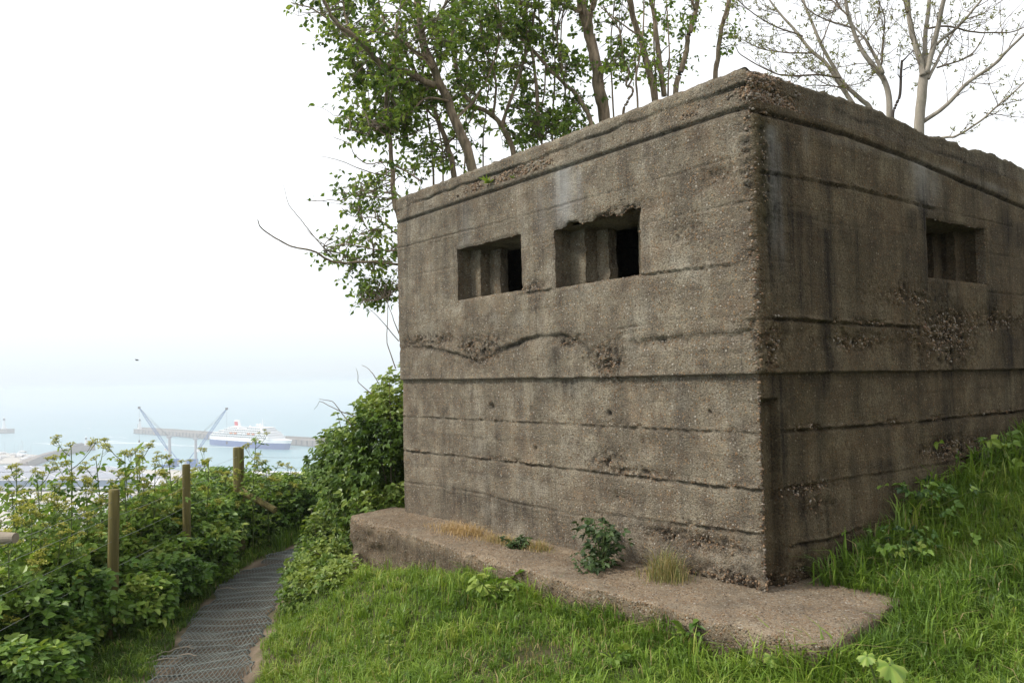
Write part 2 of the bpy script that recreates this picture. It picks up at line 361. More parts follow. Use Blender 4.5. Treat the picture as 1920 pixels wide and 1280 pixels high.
# ------------------------------------------------------------------ setting: ground, path, sea, haze
def mat_ground():
    m = NT('earth'); co = m.coord(); a = m.noise(co, 3, 6); b = m.noise(co, 40, 5, 0.7)
    soil = m.mix(b, (0.045, 0.034, 0.022), (0.13, 0.10, 0.065))
    turf = m.mix(b, (0.03, 0.045, 0.014), (0.075, 0.085, 0.028))
    c = m.mix(m.ramp(a, [(0.45, 0), (0.65, 0.6)]), turf, soil)
    pth = m.mix(b, (0.13, 0.095, 0.065), (0.30, 0.235, 0.17)); pth = m.mix(m.attr('trod'), pth, m.mix(b, (0.05, 0.04, 0.03), (0.15, 0.115, 0.085)))
    c = m.mix(m.attr('path'), c, pth)
    far = m.mix(a, (0.05, 0.075, 0.025), (0.10, 0.12, 0.05))
    c = m.mix(m.attr('far'), c, far)
    return m.done(m.bsdf(c, 0.95, b, 0.02, 0.8, spec=0.1))
def axis(lo, fine0, fine1, hi, st, g=1.25):
    c = list(np.arange(fine0, fine1+1e-6, st)); d = st; x = fine1
    while x < hi: d *= g; x += d; c.append(x)
    d = st; x = fine0; l = []
    while x > lo: d *= g; x -= d; l.append(x)
    return np.array(l[::-1]+c)
gx, gy = axis(-140, -6.0, 6.5, 60, 0.09), axis(-50, -1.0, 15.0, 150, 0.09)
X, Y = np.meshgrid(gx, gy); Z = ground(X, Y)
la, lb = toL(np.stack([X, Y, Z], -1))
inside = (la > 0.3) & (la < LA-0.3) & (lb > 0.3) & (lb < LB-0.3)
Z = np.where(inside, np.minimum(Z, -.25), Z)
pd_ = pdist(X, Y)
pm = 1-sstep(0.36, 0.52, pd_+0.25*fbm(X*3, Y*3, 0, 9, 3))
Z = Z - 0.015*pm + 0.012*fbm(X*8, Y*8, 0, 5, 2)*pm
mb = MB(); mb.grid(np.stack([X, Y, Z], -1), path=pm, trod=1-sstep(.26, .42, pd_+.12*fbm(X*4, Y*4, 0, 19, 2)), far=sstep(7, 12, np.maximum(-X, Y-8)))
tag(mb.build('ground', mat_ground(), smooth=True), kind='structure')

def mat_sea():
    m = NT('sea_water'); co = m.coord()
    a = m.noise(m.coord((0.0006, 0.0014, 1)), 3, 5); w = m.noise(m.coord((0.03, 0.07, 1)), 4, 4)
    c = m.mix(m.ramp(a, [(0.3, 0), (0.7, 1)]), (0.110, 0.245, 0.285), (0.150, 0.295, 0.335))
    return m.done(m.bsdf(c, 0.35, w, 0.6, 0.6, spec=0.5))
mb = MB(); th = np.linspace(0, 2*math.pi, 97)[:-1]; rr = [0.1, 300, 800, 1400, 2500, 5000, 10000, 20000]
P_ = np.array([[[r_*math.cos(t), r_*math.sin(t), SEAZ] for t in list(th)+[th[0]]] for r_ in rr])
mb.grid(P_, flip=True); tag(mb.build('sea', mat_sea()), kind='structure')

hz_ = MB(); hz_.box((0, 0, (SEAZ-1.0+15.0)/2), (42000, 42000, 15.0-(SEAZ-1.0)))
def mat_haze():
    m = NT('sea_haze')
    v = m.n('VolumePrincipled', Color=(0.755, 0.785, 0.835, 1), Density=0.00045, Anisotropy=0.0)
    m.t.links.new(v, m.out.inputs['Volume']); return m.m
tag(hz_.build('haze', mat_haze()), kind='stuff')

# ================================================================== PILLBOX
PB = thing('pillbox', 'square grey brown concrete wartime pillbox with gun slots standing on the grass slope', 'pillbox', L(2.1, 2.3, 0))
def polyl(pts, hit):
    q = np.array([hit(*p) for p in pts]); return q[np.argsort(q[:, 0])]
LLINES = [([(748, 467), (1000, 403), (1240, 337), (1408, 290)], 'g', .8), ([(1212, 421), (1300, 402), (1412, 377)], 'g', .6), ([(750, 524), (862, 500)], 'g', .5), ([(985, 467), (1045, 452)], 'g', .5),
          ([(1210, 514), (1300, 503), (1425, 489)], 'l', .8), ([(985, 549), (1048, 540)], 'l', .9), ([(1168, 617), (1212, 609)], 'g', 1.6), ([(1290, 606), (1425, 590)], 'g', .4), ([(752, 592), (860, 576)], 'g', .25),
          ([(755, 778), (1000, 790), (1200, 800), (1432, 809)], 'l', .7), ([(757, 842), (900, 858), (1100, 880), (1200, 893), (1434, 918)], 'l', 1.1),
          ([(757, 903), (900, 925), (950, 940), (1100, 968)], 'g', 1.0), ([(1120, 958), (1250, 976), (1437, 1000)], 'l', 1.0), ([(1330, 1020), (1437, 1040)], 'g', .7)]
LLINES += [([(0, z), (4.17, z+.01)], 'f', a) for z, a in ((2.72, .4), (2.42, .3), (2.14, .3), (1.80, .45), (1.62, .35), (1.40, .4), (1.10, .45), (.765, .5), (.46, .45), (.17, .5))]
LPOUR = [(752, 655), (800, 654), (850, 664), (905, 682), (940, 662), (1000, 638), (1060, 632), (1100, 652), (1145, 692), (1190, 655), (1240, 640), (1330, 634), (1432, 628)]
LLEDGE = [(752, 712), (1040, 709), (1433, 701)]
LHONEY = [(800, 640, 55, 14, .9), (905, 655, 40, 28, 1.1), (1145, 672, 30, 36, 1.1), (1070, 640, 30, 12, .8), (1235, 642, 50, 8, .8), (1130, 862, 36, 18, .9), (1190, 886, 70, 9, .9), (1215, 830, 18, 12, .7), (1170, 935, 28, 14, .6), (1165, 400, 60, 12, .8),
          (1410, 300, 14, 110, .9), (1428, 620, 20, 26, 1.2), (1420, 450, 12, 60, .9), (1398, 220, 18, 36, .9), (1400, 1095, 55, 24, 1.1), (1290, 1012, 110, 18, .9), (1330, 1078, 80, 18, .8), (1000, 540, 22, 10, .9), (1350, 330, 40, 20, .5), (1440, 680, 14, 30, 1), (1436, 1000, 14, 50, .8), (1285, 430, 50, 25, .45)]
RLINES = [([(1420, 321), (1600, 355), (1741, 392)], 'l', 1.2), ([(1741, 392), (1888, 427)], 'g', .7), ([(1429, 400), (1575, 425), (1677, 441)], 'g', .35), ([(1842, 477), (1895, 484)], 'g', .8), ([(1842, 548), (1915, 556)], 'g', .8), ([(1425, 490), (1465, 494)], 'g', .5),
          ([(1430, 595), (1560, 603), (1712, 611)], 'l', 1.5), ([(1830, 614), (1920, 612)], 'g', .6), ([(1472, 805), (1700, 790), (1920, 768)], 'l', 1.7), ([(1475, 913), (1600, 893), (1760, 868), (1850, 850)], 'l', 1.0), ([(1480, 1022), (1560, 1005), (1640, 980)], 'l', 1.1)]
RLINES += [([(0.02, z), (4.6, z+.01)], 'f', a) for z, a in ((2.72, .4), (2.28, .5), (2.10, .4), (1.80, .5), (1.66, .4), (1.40, .45), (1.10, .5), (.765, .5), (.44, .5), (.16, .5))]
RPOUR = [(1430, 628), (1560, 612), (1600, 648), (1650, 640), (1715, 640), (1760, 685), (1800, 640), (1850, 602), (1905, 604), (1918, 642), (2100, 640)]
RLEDGE = [(1440, 700), (1920, 692), (2100, 690)]
RHONEY = [(1765, 630, 60, 50, 1.1), (1600, 640, 60, 20, .9), (1860, 600, 50, 20, .9), (1520, 915, 50, 14, .9), (1530, 950, 30, 22, .7), (1790, 840, 60, 22, .9), (1500, 1080, 60, 26, 1.0), (1442, 650, 16, 50, 1.1), (1700, 555, 70, 26, .7), (1428, 320, 10, 130, .8), (1470, 1110, 40, 20, 1)]
def blobs(s, z, lst, hit):
    o = np.zeros_like(s)
    for px, py, rx, ry, k in lst:
        c = hit(px, py); u = hit(px+rx, py); v = hit(px, py+ry)
        sx = abs(u[0]-c[0]); sz = max(abs(v[1]-c[1]), 0.02)
        o = np.maximum(o, k*np.exp(-((s-c[0])/sx)**2*.8-((z-c[1])/sz)**2*.8))
    return o
def lines_h(s, z, lst, hit, sd):
    h = np.zeros_like(s); d = np.zeros_like(s); g = np.zeros_like(s)
    for k, (pts, kind, a) in enumerate(lst):
        q = polyl(pts, hit) if kind in 'gl' else np.array(pts); zl = np.interp(s, q[:, 0], q[:, 1]) + 0.007*fbm(s*3, k*7.3, 0, sd, 3) + 0.006*fbm(s*26, k*3.3, 0, sd+5, 3)
        m = sstep(q[0, 0]-.06, q[0, 0]+.03, s)*(1-sstep(q[-1, 0]-.03, q[-1, 0]+.06, s))
        m = m*np.clip(.75+0.7*fbm(s*2.3, k*3.1, 1, sd, 3), .1, 1.3)*a
        dz = z-zl; rag = np.clip(1+1.7*fbm(s*38, z*38, k, sd+3, 2), 0, 2.2)
        if kind == 'l':
            g = np.maximum(g, m*.75*np.exp(-((dz-.006)/.013)**2)*np.clip(.4+1.6*fbm(s*9, k, 0, sd+8, 3), 0, 1)); h += m*rag*(0.013*np.exp(-((dz-.004)/.010)**2) - 0.017*np.exp(-((dz+.013)/.009)**2)); d += m*.65*np.clip(.6+1.2*fbm(s*6, z*3, k, sd+9, 3), .1, 1.3)*np.exp(-((dz+.014)/.012)**2)
        elif kind == 'f':
            h += m*(.005*sstep(-.004, .004, dz)*np.exp(-np.maximum(dz, 0)/.10)-.006*np.exp(-(dz/.006)**2)); d += m*.5*np.clip(.5+1.4*fbm(s*4, z*3, k, sd+9, 3), 0, 1.2)*np.exp(-(dz/.008)**2)
        else:
            h += -m*0.015*np.exp(-(dz/.0065)**2)+m*rag*.005*np.exp(-((dz+.014)/.012)**2); d += m*.6*np.clip(.6+1.2*fbm(s*6, z*3, k, sd+9, 3), .1, 1.3)*np.exp(-(dz/.009)**2)
    return h, d, g
def vstreak(s, z, lst, hit):
    o = np.zeros_like(s)
    for px, py0, py1, w, k in lst:
        c = hit(px, (py0+py1)/2); u = hit(px+w, (py0+py1)/2); z1 = hit(px, py0)[1]; z0 = hit(px, py1)[1]
        sc = c[0]+0.02*fbm(z*3, px*.1, 0, 5, 3)
        sw = abs(u[0]-c[0])*(1+.5*fbm(z*5, px*.3, 2, 5, 2))
        o = np.maximum(o, k*np.exp(-((s-sc)/sw)**2)*sstep(z0-.12, z0+.12, z)*(1-sstep(z1-.03, z1+.03, z)))
    return o
def face_L(s, z):
    h = 0.005*fbm(s*2.5, z*2.5, 0, 11, 4)+0.0035*fbm(s*16, z*16, 0, 12, 3)
    lh, dark, lg = lines_h(s, z, LLINES, hitL, 21)
    q = polyl(LLEDGE, hitL); zl = np.interp(s, q[:, 0], q[:, 1])+.004*fbm(s*6, 0, 0, 31, 3); up = sstep(-.004, .004, z-zl)
    h += lh+0.030*up + .010*np.exp(-((z-zl-.006)/.012)**2)*(.5+fbm(s*20, 3, 0, 2, 2))
    q = polyl(LPOUR, hitL); zp = np.interp(s, q[:, 0], q[:, 1])+.018*fbm(s*14, 0, 0, 33, 3)
    ho = np.clip(blobs(s, z, LHONEY, hitL)*(1+.9*fbm(s*9, z*9, 0, 41, 3)), 0, 1.2); ho = np.maximum(ho, lg)
    gap = np.clip(.6+1.0*fbm(s*2.2, 9, 0, 34, 2), .1, 1.2)
    h += .006*sstep(-.005, .01, z-zp) - gap*.034*np.exp(-((z-zp-.014)/.016)**2)
    dark = np.maximum(dark, .9*gap*np.exp(-((z-zp-.012)/.022)**2))
    h += -ho*.022+ho*.034*fbm(s*40, z*40, 0, 42, 2)
    dark = np.maximum(dark, np.clip(blobs(s, z, LHONEY, hitL)*(.30-1.7*fbm(s*40, z*40, 0, 42, 2)), 0, .95))
    h -= .030*np.exp(-((z-2.836)/.011)**2)
    for px, py, r_ in ((1142, 775, .02), (921, 762, .028), (1331, 772, .010), (1004, 840, .012)):
        c = hitL(px, py); g = np.exp(-((s-c[0])**2+(z-c[1])**2)/r_**2*1.3); h -= .05*g; dark = np.maximum(dark, .8*g)
    dark = np.maximum(dark, vstreak(s, z, [(1062, 712, 745, 40, .7), (1045, 650, 730, 18, .55), (915, 830, 1000, 14, .35), (1010, 705, 790, 8, .4), (1060, 410, 560, 12, .4), (840, 360, 560, 30, .25), (960, 935, 975, 60, .6), (860, 910, 960, 60, .45), (1350, 680, 730, 60, .3), (1280, 700, 960, 20, .2)], hitL))
    dark = np.maximum(dark, .5*np.exp(-((z-2.83)/.02)**2)) + .22*sstep(2.0, 2.9, z)*np.clip(.5+fbm(s*3, z*1.2, 0, 8, 4), 0, 1)
    dark = dark + .40*np.clip(fbm(s*7, z*.9, 0, 108, 5)*1.6-.2, 0, 1) + .35*np.clip(fbm(s*4, z*4, 0, 109, 5)*1.6-.3, 0, 1) + .35*np.clip(ho, 0, 1)*np.clip(.5+1.5*fbm(s*14, z*14, 0, 110, 2), 0, 1)
    grey = vstreak(s, z, [(1062, 316, 425, 22, .95), (1092, 318, 400, 7, .5), (1020, 350, 440, 10, .3), (880, 380, 470, 10, .3)], hitL)
    return h, ho, np.clip(dark, 0, 1), grey, np.zeros_like(s), 0.0*s
def face_R(s, z):
    h = 0.006*fbm(s*2.5, z*2.5, 0, 51, 4)+0.004*fbm(s*16, z*16, 0, 52, 3)
    lh, dark, lg = lines_h(s, z, RLINES, hitR, 61)
    q = polyl(RLEDGE, hitR); zl = np.interp(s, q[:, 0], q[:, 1])+.006*fbm(s*6, 0, 0, 71, 3); up = sstep(-.004, .004, z-zl)
    h += lh+0.032*up + .010*np.exp(-((z-zl-.006)/.012)**2)*(.5+fbm(s*20, 3, 0, 3, 2))
    dark = np.maximum(dark, .4*np.exp(-((z-zl+.03)/.03)**2))
    q = polyl(RPOUR, hitR); zp = np.interp(s, q[:, 0], q[:, 1])+.02*fbm(s*14, 0, 0, 73, 3)
    ho = np.clip(blobs(s, z, RHONEY, hitR)*(1+.9*fbm(s*9, z*9, 0, 81, 3)), 0, 1.2); ho = np.maximum(ho, lg)
    gap = np.clip(.5+1.2*fbm(s*2.2, 9, 0, 74, 2), .05, 1.2)
    h += .008*sstep(-.005, .01, z-zp) - gap*.02*np.exp(-((z-zp-.012)/.013)**2)
    dark = np.maximum(dark, .6*gap*np.exp(-((z-zp-.012)/.02)**2))
    h += -ho*.024+ho*.036*fbm(s*40, z*40, 0, 82, 2)
    dark = np.maximum(dark, np.clip(blobs(s, z, RHONEY, hitR)*(.30-1.7*fbm(s*40, z*40, 0, 82, 2)), 0, .95))
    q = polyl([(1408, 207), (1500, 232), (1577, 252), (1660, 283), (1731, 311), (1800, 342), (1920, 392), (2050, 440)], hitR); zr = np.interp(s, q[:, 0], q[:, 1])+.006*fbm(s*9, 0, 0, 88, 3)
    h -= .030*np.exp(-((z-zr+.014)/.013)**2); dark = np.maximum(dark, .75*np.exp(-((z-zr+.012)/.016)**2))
    # recessed chase beside the corner
    chase = sstep(.004, .02, s)*(1-sstep(.172, .180, s))*(1-sstep(1.10, 1.122, z)); h -= .055*chase; dark = np.maximum(dark, .6*np.exp(-((s-.176)/.012)**2)*(z < 1.11))
    dark = np.maximum(dark, vstreak(s, z, [(1543, 430, 740, 13, .95), (1500, 400, 600, 30, .75), (1600, 420, 640, 40, .35), (1700, 395, 445, 12, .9), (1724, 380, 600, 9, .8), (1852, 540, 610, 12, .9), (1455, 700, 770, 30, .8), (1470, 700, 1100, 10, .6), (1540, 700, 930, 8, .5), (1610, 705, 790, 10, .5), (1655, 860, 900, 25, .6), (1535, 930, 1010, 7, .6), (1550, 935, 1000, 5, .6), (1900, 420, 470, 25, .6), (1830, 700, 760, 12, .4), (1440, 380, 600, 10, .4), (1690, 610, 690, 14, .6), (1880, 600, 690, 30, .5)], hitR))
    dark = dark + .55*np.clip(fbm(s*3.5, z*1.6, 0, 8, 5)*1.9-.1, 0, 1) + .55*np.clip(fbm(s*9, z*.8, 0, 118, 5)*1.6-.1, 0, 1)
    grey = vstreak(s, z, [(1440, 240, 470, 11, .95), (1452, 270, 500, 7, .7), (1718, 305, 390, 24, .8), (1740, 320, 385, 14, .6), (1500, 240, 290, 8, .4), (1840, 345, 400, 10, .3)], hitR)
    q = polyl([(1560, 266), (1650, 290), (1750, 316), (1850, 352), (1950, 390)], hitR); zz = np.interp(s, q[:, 0], q[:, 1])
    grey = np.maximum(grey, .6*np.exp(-((z-zz)/.03)**2)*sstep(.5, .9, s)*np.clip(.7+fbm(s*5, z*5, 0, 7, 3), 0, 1))
    green = vstreak(s, z, [(1424, 220, 440, 13, .9)], hitR) + .35*np.clip(fbm(s*2, z*2, 4, 18, 4), 0, 1)
    return h, ho, np.clip(dark, 0, 1), grey, np.clip(green, 0, 1), np.ones_like(s)  # last mask: whole face tinted, weathering plus shaded side put into colour

WINL = [(2.17, 3.09, 1.972, 2.418), (.878, 1.76, 1.944, 2.384)]
WINR = [(2.04, 3.02, 1.942, 2.386)]
def arr(lo, hi, st, br=()):
    b = sorted([lo, hi]+[x for x in br if lo < x < hi]); o = []
    for x0, x1 in zip(b[:-1], b[1:]): o += list(np.linspace(x0, x1, max(1, int(round((x1-x0)/st)))+1)[:-1])
    return np.array(o+[hi])
def strip_cols(off, rc, st, brL=(), brR=()):
    """columns round the building: (a, b, na, nb)"""
    c = []
    for b in arr(rc, LB+off, .25)[::-1]: c.append((LA+off, b, 1, 0))
    for t in np.linspace(0, math.pi/2, 5)[1:-1]: c.append((LA+off-rc+rc*math.cos(t), -off+rc-rc*math.sin(t), math.cos(t), -math.sin(t)))
    for a in arr(-off+rc, LA+off-rc, st, brL)[::-1]: c.append((a, -off, 0, -1))
    for t in np.linspace(0, math.pi/2, 9)[1:-1]: c.append((-off+rc-rc*math.sin(t), -off+rc-rc*math.cos(t), -math.sin(t), -math.cos(t)))
    for b in arr(-off+rc, LB+off, st, brR): c.append((-off, b, -1, 0))
    for a in arr(-off, LA+off, .25)[1:]: c.append((a, LB+off, 0, 1))
    return np.array(c)
brL = sorted({x for w in WINL for x in w[:2]}); brR = sorted({x for w in WINR for x in w[:2]})
zb = {x for w in WINL+WINR for x in w[2:]}
for zl in (2.57, 2.286, .93, .595, .34, 1.255, 1.58): zb |= {zl-.012, zl-.004, zl+.004, zl+.012}
zs = arr(-.08, 2.88, .0105, sorted(zb))
cols = strip_cols(0, .022, .0115, brL, brR)
A_, Z_ = np.meshgrid(np.arange(len(cols)), zs)
ca, cb, na, nb = (cols[A_, k] for k in range(4))
wl = np.clip(-nb, 0, 1)**2; wr = np.clip(-na, 0, 1)**2
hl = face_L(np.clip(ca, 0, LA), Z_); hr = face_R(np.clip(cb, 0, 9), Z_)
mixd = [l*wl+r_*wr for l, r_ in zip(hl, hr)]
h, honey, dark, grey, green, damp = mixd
# worn arrises
dc = np.hypot(np.maximum(ca, 0), np.maximum(cb, 0)); e1 = np.exp(-(dc/.035)**2)
h = h - e1*(.006+.020*np.clip(fbm(Z_*5, 1.3, 0, 91, 4)+.05, 0, 1)+.008*fbm(Z_*60, ca*60, cb*60, 92, 2))
honey = np.maximum(honey, e1*.8)
e2 = np.exp(-(np.hypot(LA-ca, np.maximum(cb, 0))/.03)**2); h = h - e2*(.008+.02*np.clip(fbm(Z_*8, 4.3, 0, 93, 4), 0, 1))
# the foot of the wall is rough and undercut near the corner
foot = np.exp(-np.maximum(Z_+.01, 0)/.05)*np.exp(-(dc/1.2)**2); h = h - foot*(.02+.03*fbm(ca*14, cb*14, Z_*14, 95, 3)); honey = np.maximum(honey, foot*.9); dark = np.maximum(dark, foot*.35)
da, db, dzz = np.zeros_like(h), np.zeros_like(h), np.zeros_like(h)
keep = np.ones((len(zs)-1, len(cols)-1), bool)
mA, mB, mZ = ((ca[:-1, :-1]+ca[1:, 1:])/2, (cb[:-1, :-1]+cb[1:, 1:])/2, (Z_[:-1, :-1]+Z_[1:, 1:])/2)
for side, wins in (('L', WINL), ('R', WINR)):
    for (s0, s1, z0, z1) in wins:
        if side == 'L': S_, ok, mS, mok = ca, (nb == -1), mA, (nb[:-1, :-1] == -1)
        else: S_, ok, mS, mok = cb, (na == -1), mB, (na[:-1, :-1] == -1)
        keep &= ~(mok & (mS > s0) & (mS < s1) & (mZ > z0) & (mZ < z1))
        dx = np.maximum(np.maximum(s0-S_, S_-s1), 0); dz = np.maximum(np.maximum(z0-Z_, Z_-z1), 0)
        near = ok & (dx < .05) & (dz < .05)
        de = np.exp(-(np.hypot(dx, dz)/.014)**2)*near
        rough = .6+.8*fbm(S_*5, Z_*5, 0, 99, 3)
        h = h - de*.012*np.clip(rough, 0, 2)
        jit = .007*fbm(S_*28, Z_*28, 0, 97, 3)
        top = (Z_ > z1-.001) & (S_ > s0-.01) & (S_ < s1+.01) & near
        chip = (1.0 if s0 == .878 else .25)*np.clip(fbm(S_*11, s0, 0, 98, 3)+.1, 0, 1)*.05
        dzz += np.where(top, np.exp(-(dz/.03)**2)*(jit+chip), 0) + np.where((Z_ < z0+.001) & near, de*jit*.7, 0)
        lat = np.where(near & (Z_ > z0-.01) & (Z_ < z1+.01), de*jit, 0)
        if side == 'L': da += lat
        else: db += lat
        honey = np.maximum(honey, np.where(near, de*.55, 0)); dark = np.maximum(dark, np.where(near & (Z_ > z1-.001), de*.5, 0))
Pw = L(ca+na*h+da, cb+nb*h+db, Z_+dzz)
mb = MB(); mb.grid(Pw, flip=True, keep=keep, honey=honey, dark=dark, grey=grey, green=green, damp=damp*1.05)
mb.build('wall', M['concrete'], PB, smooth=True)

# loose flint pebbles standing proud in the rough bands: one joined part
ico_v = norm(np.array([(-1, 1.618, 0), (1, 1.618, 0), (-1, -1.618, 0), (1, -1.618, 0), (0, -1, 1.618), (0, 1, 1.618), (0, -1, -1.618), (0, 1, -1.618), (1.618, 0, -1), (1.618, 0, 1), (-1.618, 0, -1), (-1.618, 0, 1)]))
ico_f = np.array([(0, 11, 5), (0, 5, 1), (0, 1, 7), (0, 7, 10), (0, 10, 11), (1, 5, 9), (5, 11, 4), (11, 10, 2), (10, 7, 6), (7, 1, 8), (3, 9, 4), (3, 4, 2), (3, 2, 6), (3, 6, 8), (3, 8, 9), (4, 9, 5), (2, 4, 11), (6, 2, 10), (8, 6, 7), (9, 8, 1)])
def pebbles(mb, pos, size):
    n = len(pos); sc = size[:, None]*rng.uniform(.6, 1.2, (n, 3))
    ang = rng.uniform(0, 6.28, (n, 3))
    v = ico_v[None]*(1+.15*rng.standard_normal((n, 12, 1)))*sc[:, None]
    c, s_ = np.cos(ang[:, 0])[:, None], np.sin(ang[:, 0])[:, None]
    v = np.stack([v[..., 0]*c-v[..., 1]*s_, v[..., 0]*s_+v[..., 1]*c, v[..., 2]], -1)
    c, s_ = np.cos(ang[:, 1])[:, None], np.sin(ang[:, 1])[:, None]
    v = np.stack([v[..., 0], v[..., 1]*c-v[..., 2]*s_, v[..., 1]*s_+v[..., 2]*c], -1)+pos[:, None]
    f = (ico_f[None]+np.arange(n)[:, None, None]*12).reshape(-1, 3)
    mb.add(v.reshape(-1, 3), t=f, tint=np.repeat(rng.uniform(0, 1, n), 12))
wgt = (np.clip(honey-.42, 0, 1)*(1-.6*grey)*((wl+wr) > .5)); wgt[~np.pad(keep, ((0, 1), (0, 1)), constant_values=True)] = 0
wgt = wgt.ravel()/wgt.sum(); idx = rng.choice(wgt.size, 4600, p=wgt)
pos = Pw.reshape(-1, 3)[idx]+rng.uniform(-.005, .005, (len(idx), 3))
nrm = (D1*na.reshape(-1, 1)+D2*nb.reshape(-1, 1))[idx]
mb = MB(); pebbles(mb, pos-nrm*.0045, rng.uniform(.0045, .0105, len(idx)))
tag(mb.build('pebbles', M['pebble'], PB, smooth=True), kind='stuff')

# stepped gun slots (embrasures)
def embrasure(side, s0, s1, z0, z1, steps):
    def PT(s, d, z): return L(s, d, z) if side == 'L' else L(d, s, z)
    n = 40; prof = []; ins = 0; d = .03; prof.append((d, -.002))
    for dep, w in steps:
        prof.append((dep, -.002+ins)); ins += w; prof.append((dep+.002, -.002+ins))
    # subdivide profile
    pp = [prof[0]]
    for a, b in zip(prof[:-1], prof[1:]):
        k = max(2, int(math.hypot(b[0]-a[0], b[1]-a[1])/.012))
        for t in range(1, k+1): pp.append((a[0]+(b[0]-a[0])*t/k, a[1]+(b[1]-a[1])*t/k))
    pp = np.array(pp); zz = np.linspace(z0-.02, z1+.055, n)
    mb = MB()
    if side == 'L': okc = cols[:, 3] == -1; cc = cols[:, 0]
    else: okc = cols[:, 2] == -1; cc = cols[:, 1]
    okc &= True; j0 = np.argmin(np.where(okc, np.abs(cc-s0), 9)); j1 = np.argmin(np.where(okc, np.abs(cc-s1), 9)); i0, i1 = np.argmin(np.abs(zs-z0)), np.argmin(np.abs(zs-z1)); ja, jb = min(j0, j1), max(j0, j1)
    for edge_, fl in ((Pw[i0:i1+1, j0], 0), (Pw[i0:i1+1, j1], 1), (Pw[i0, ja:jb+1], 0), (Pw[i1, ja:jb+1], 1)):
        e2_ = edge_.copy(); dep_ = (D2 if side == 'L' else D1); cur = (edge_-C0)@dep_; e2_ = e2_+dep_*(.04-cur)[:, None]
        kk = np.zeros((len(edge_), 3)); mb.grid(np.stack([edge_, (edge_+e2_)/2, e2_], 1), honey=kk+.4, dark=kk+.2, damp=kk+.5, green=kk)
    D_, ZZ = np.meshgrid(pp[:, 0], zz); I_, _ = np.meshgrid(pp[:, 1], zz)
    for sgn in (1, -1):
        # chip the arrises of the steps
        r1 = .016*fbm(ZZ*22, D_*22, s0+sgn, 15, 3)
        ss = (s1-I_) if sgn > 0 else (s0+I_)
        P_ = PT(ss-sgn*r1, D_+np.clip(.8*r1, 0, .02), ZZ)
        mb.grid(P_, flip=(sgn > 0) == (side == 'L'), honey=.25+0*ZZ, dark=np.clip((.6 if side == 'R' else .08)+.6*fbm(D_*9, ZZ*3, s0, 4, 3), 0, .9), damp=(1.0 if side == 'R' else .25)+0*ZZ, green=.4*np.clip(fbm(ZZ*4, D_*6, s0, 77, 3)+.3, 0, 1))  # shade inside the slot painted into the jambs, strongest on the right
    for zc, up in ((z0, 0), (z1, 1)):
        sN = np.linspace(s0-.02, s1+.02, 60); dN = np.linspace(.03, .36, 30); SS, DD = np.meshgrid(sN, dN)
        ch = (1.0 if s0 == .878 else .25)*np.clip(fbm(SS*11, s0, 0, 98, 3)+.1, 0, 1)*.05*np.exp(-DD/.03) if up else 0
        zv = zc+(.006+ch-.02*np.minimum(DD, .4)/.4 if up else -.006+.0*DD)+.004*fbm(SS*20, DD*20, 0, 5, 2)
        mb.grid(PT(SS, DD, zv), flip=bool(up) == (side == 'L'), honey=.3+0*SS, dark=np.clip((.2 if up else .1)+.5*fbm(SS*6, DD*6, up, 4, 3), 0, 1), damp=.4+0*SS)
    return mb
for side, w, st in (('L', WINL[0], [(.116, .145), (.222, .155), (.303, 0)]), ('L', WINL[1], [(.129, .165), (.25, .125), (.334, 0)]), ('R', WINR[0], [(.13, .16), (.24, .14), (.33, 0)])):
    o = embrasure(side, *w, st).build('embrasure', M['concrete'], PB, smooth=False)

# roof slab
RT_px = polyl([(1412, 137), (1480, 157), (1560, 181), (1640, 209), (1690, 232), (1712, 243), (1720, 250), (1790, 268), (1802, 279), (1850, 287), (1920, 318), (2050, 362)], hitR)
RB_px = polyl([(1408, 207), (1500, 232), (1577, 252), (1660, 283), (1731, 311), (1800, 342), (1920, 392), (2050, 440)], hitR)
def roof_top(wl, wr, ca, cb):
    zt = 3.08+.006*fbm(ca*3, cb*3, 0, 3, 3)+.010*fbm(ca*15, cb*15, 0, 33, 3)
    zr = np.interp(cb, RT_px[:, 0], RT_px[:, 1])+.016*fbm(cb*14, 0, 0, 35, 4)
    return zt*(1-wr)+zr*wr
def roof_bot(wl, wr, ca, cb):
    zr = np.interp(cb, RB_px[:, 0], RB_px[:, 1])
    return (2.848+.006*fbm(ca*5, 2, 0, 38, 3))*(1-wr)+zr*wr
OV = .028
rcols = strip_cols(OV, .05, .0115); tt = np.linspace(0, 1, 26)
A_, T_ = np.meshgrid(np.arange(len(rcols)), tt)
ca, cb, na, nb = (rcols[A_, k] for k in range(4))
wl = np.clip(-nb, 0, 1)**2; wr = np.clip(-na, 0, 1)**2
zt, zbm = roof_top(wl, wr, ca, cb), roof_bot(wl, wr, ca, cb)
Z_ = zbm+(zt-zbm)*T_
q = polyl([(748, 396), (800, 374), (900, 338), (1000, 302), (1100, 264), (1200, 226), (1290, 193), (1395, 160)], hitL)
zc = (np.interp(ca, q[:, 0], q[:, 1])+.02*fbm(ca*5, 0, 0, 43, 4))*wl+wr*(zbm+(zt-zbm)*.55+.03*fbm(cb*5, 0, 0, 45, 4))
low = 1-sstep(-.012, .012, Z_-zc)
cor = np.exp(-(np.hypot(np.maximum(ca, 0), np.maximum(cb, 0))/.5)**2)
lowm = low*np.clip(.55+.9*fbm((ca+cb)*1.6, 5, 0, 47, 3)+.6*cor, 0, 1)*np.clip(wl+wr*(.25+cor), 0, 1)
h = .006*fbm(ca*4, cb*4, Z_*4, 23, 4)+.005*fbm(ca*22, cb*22, Z_*22, 24, 3)
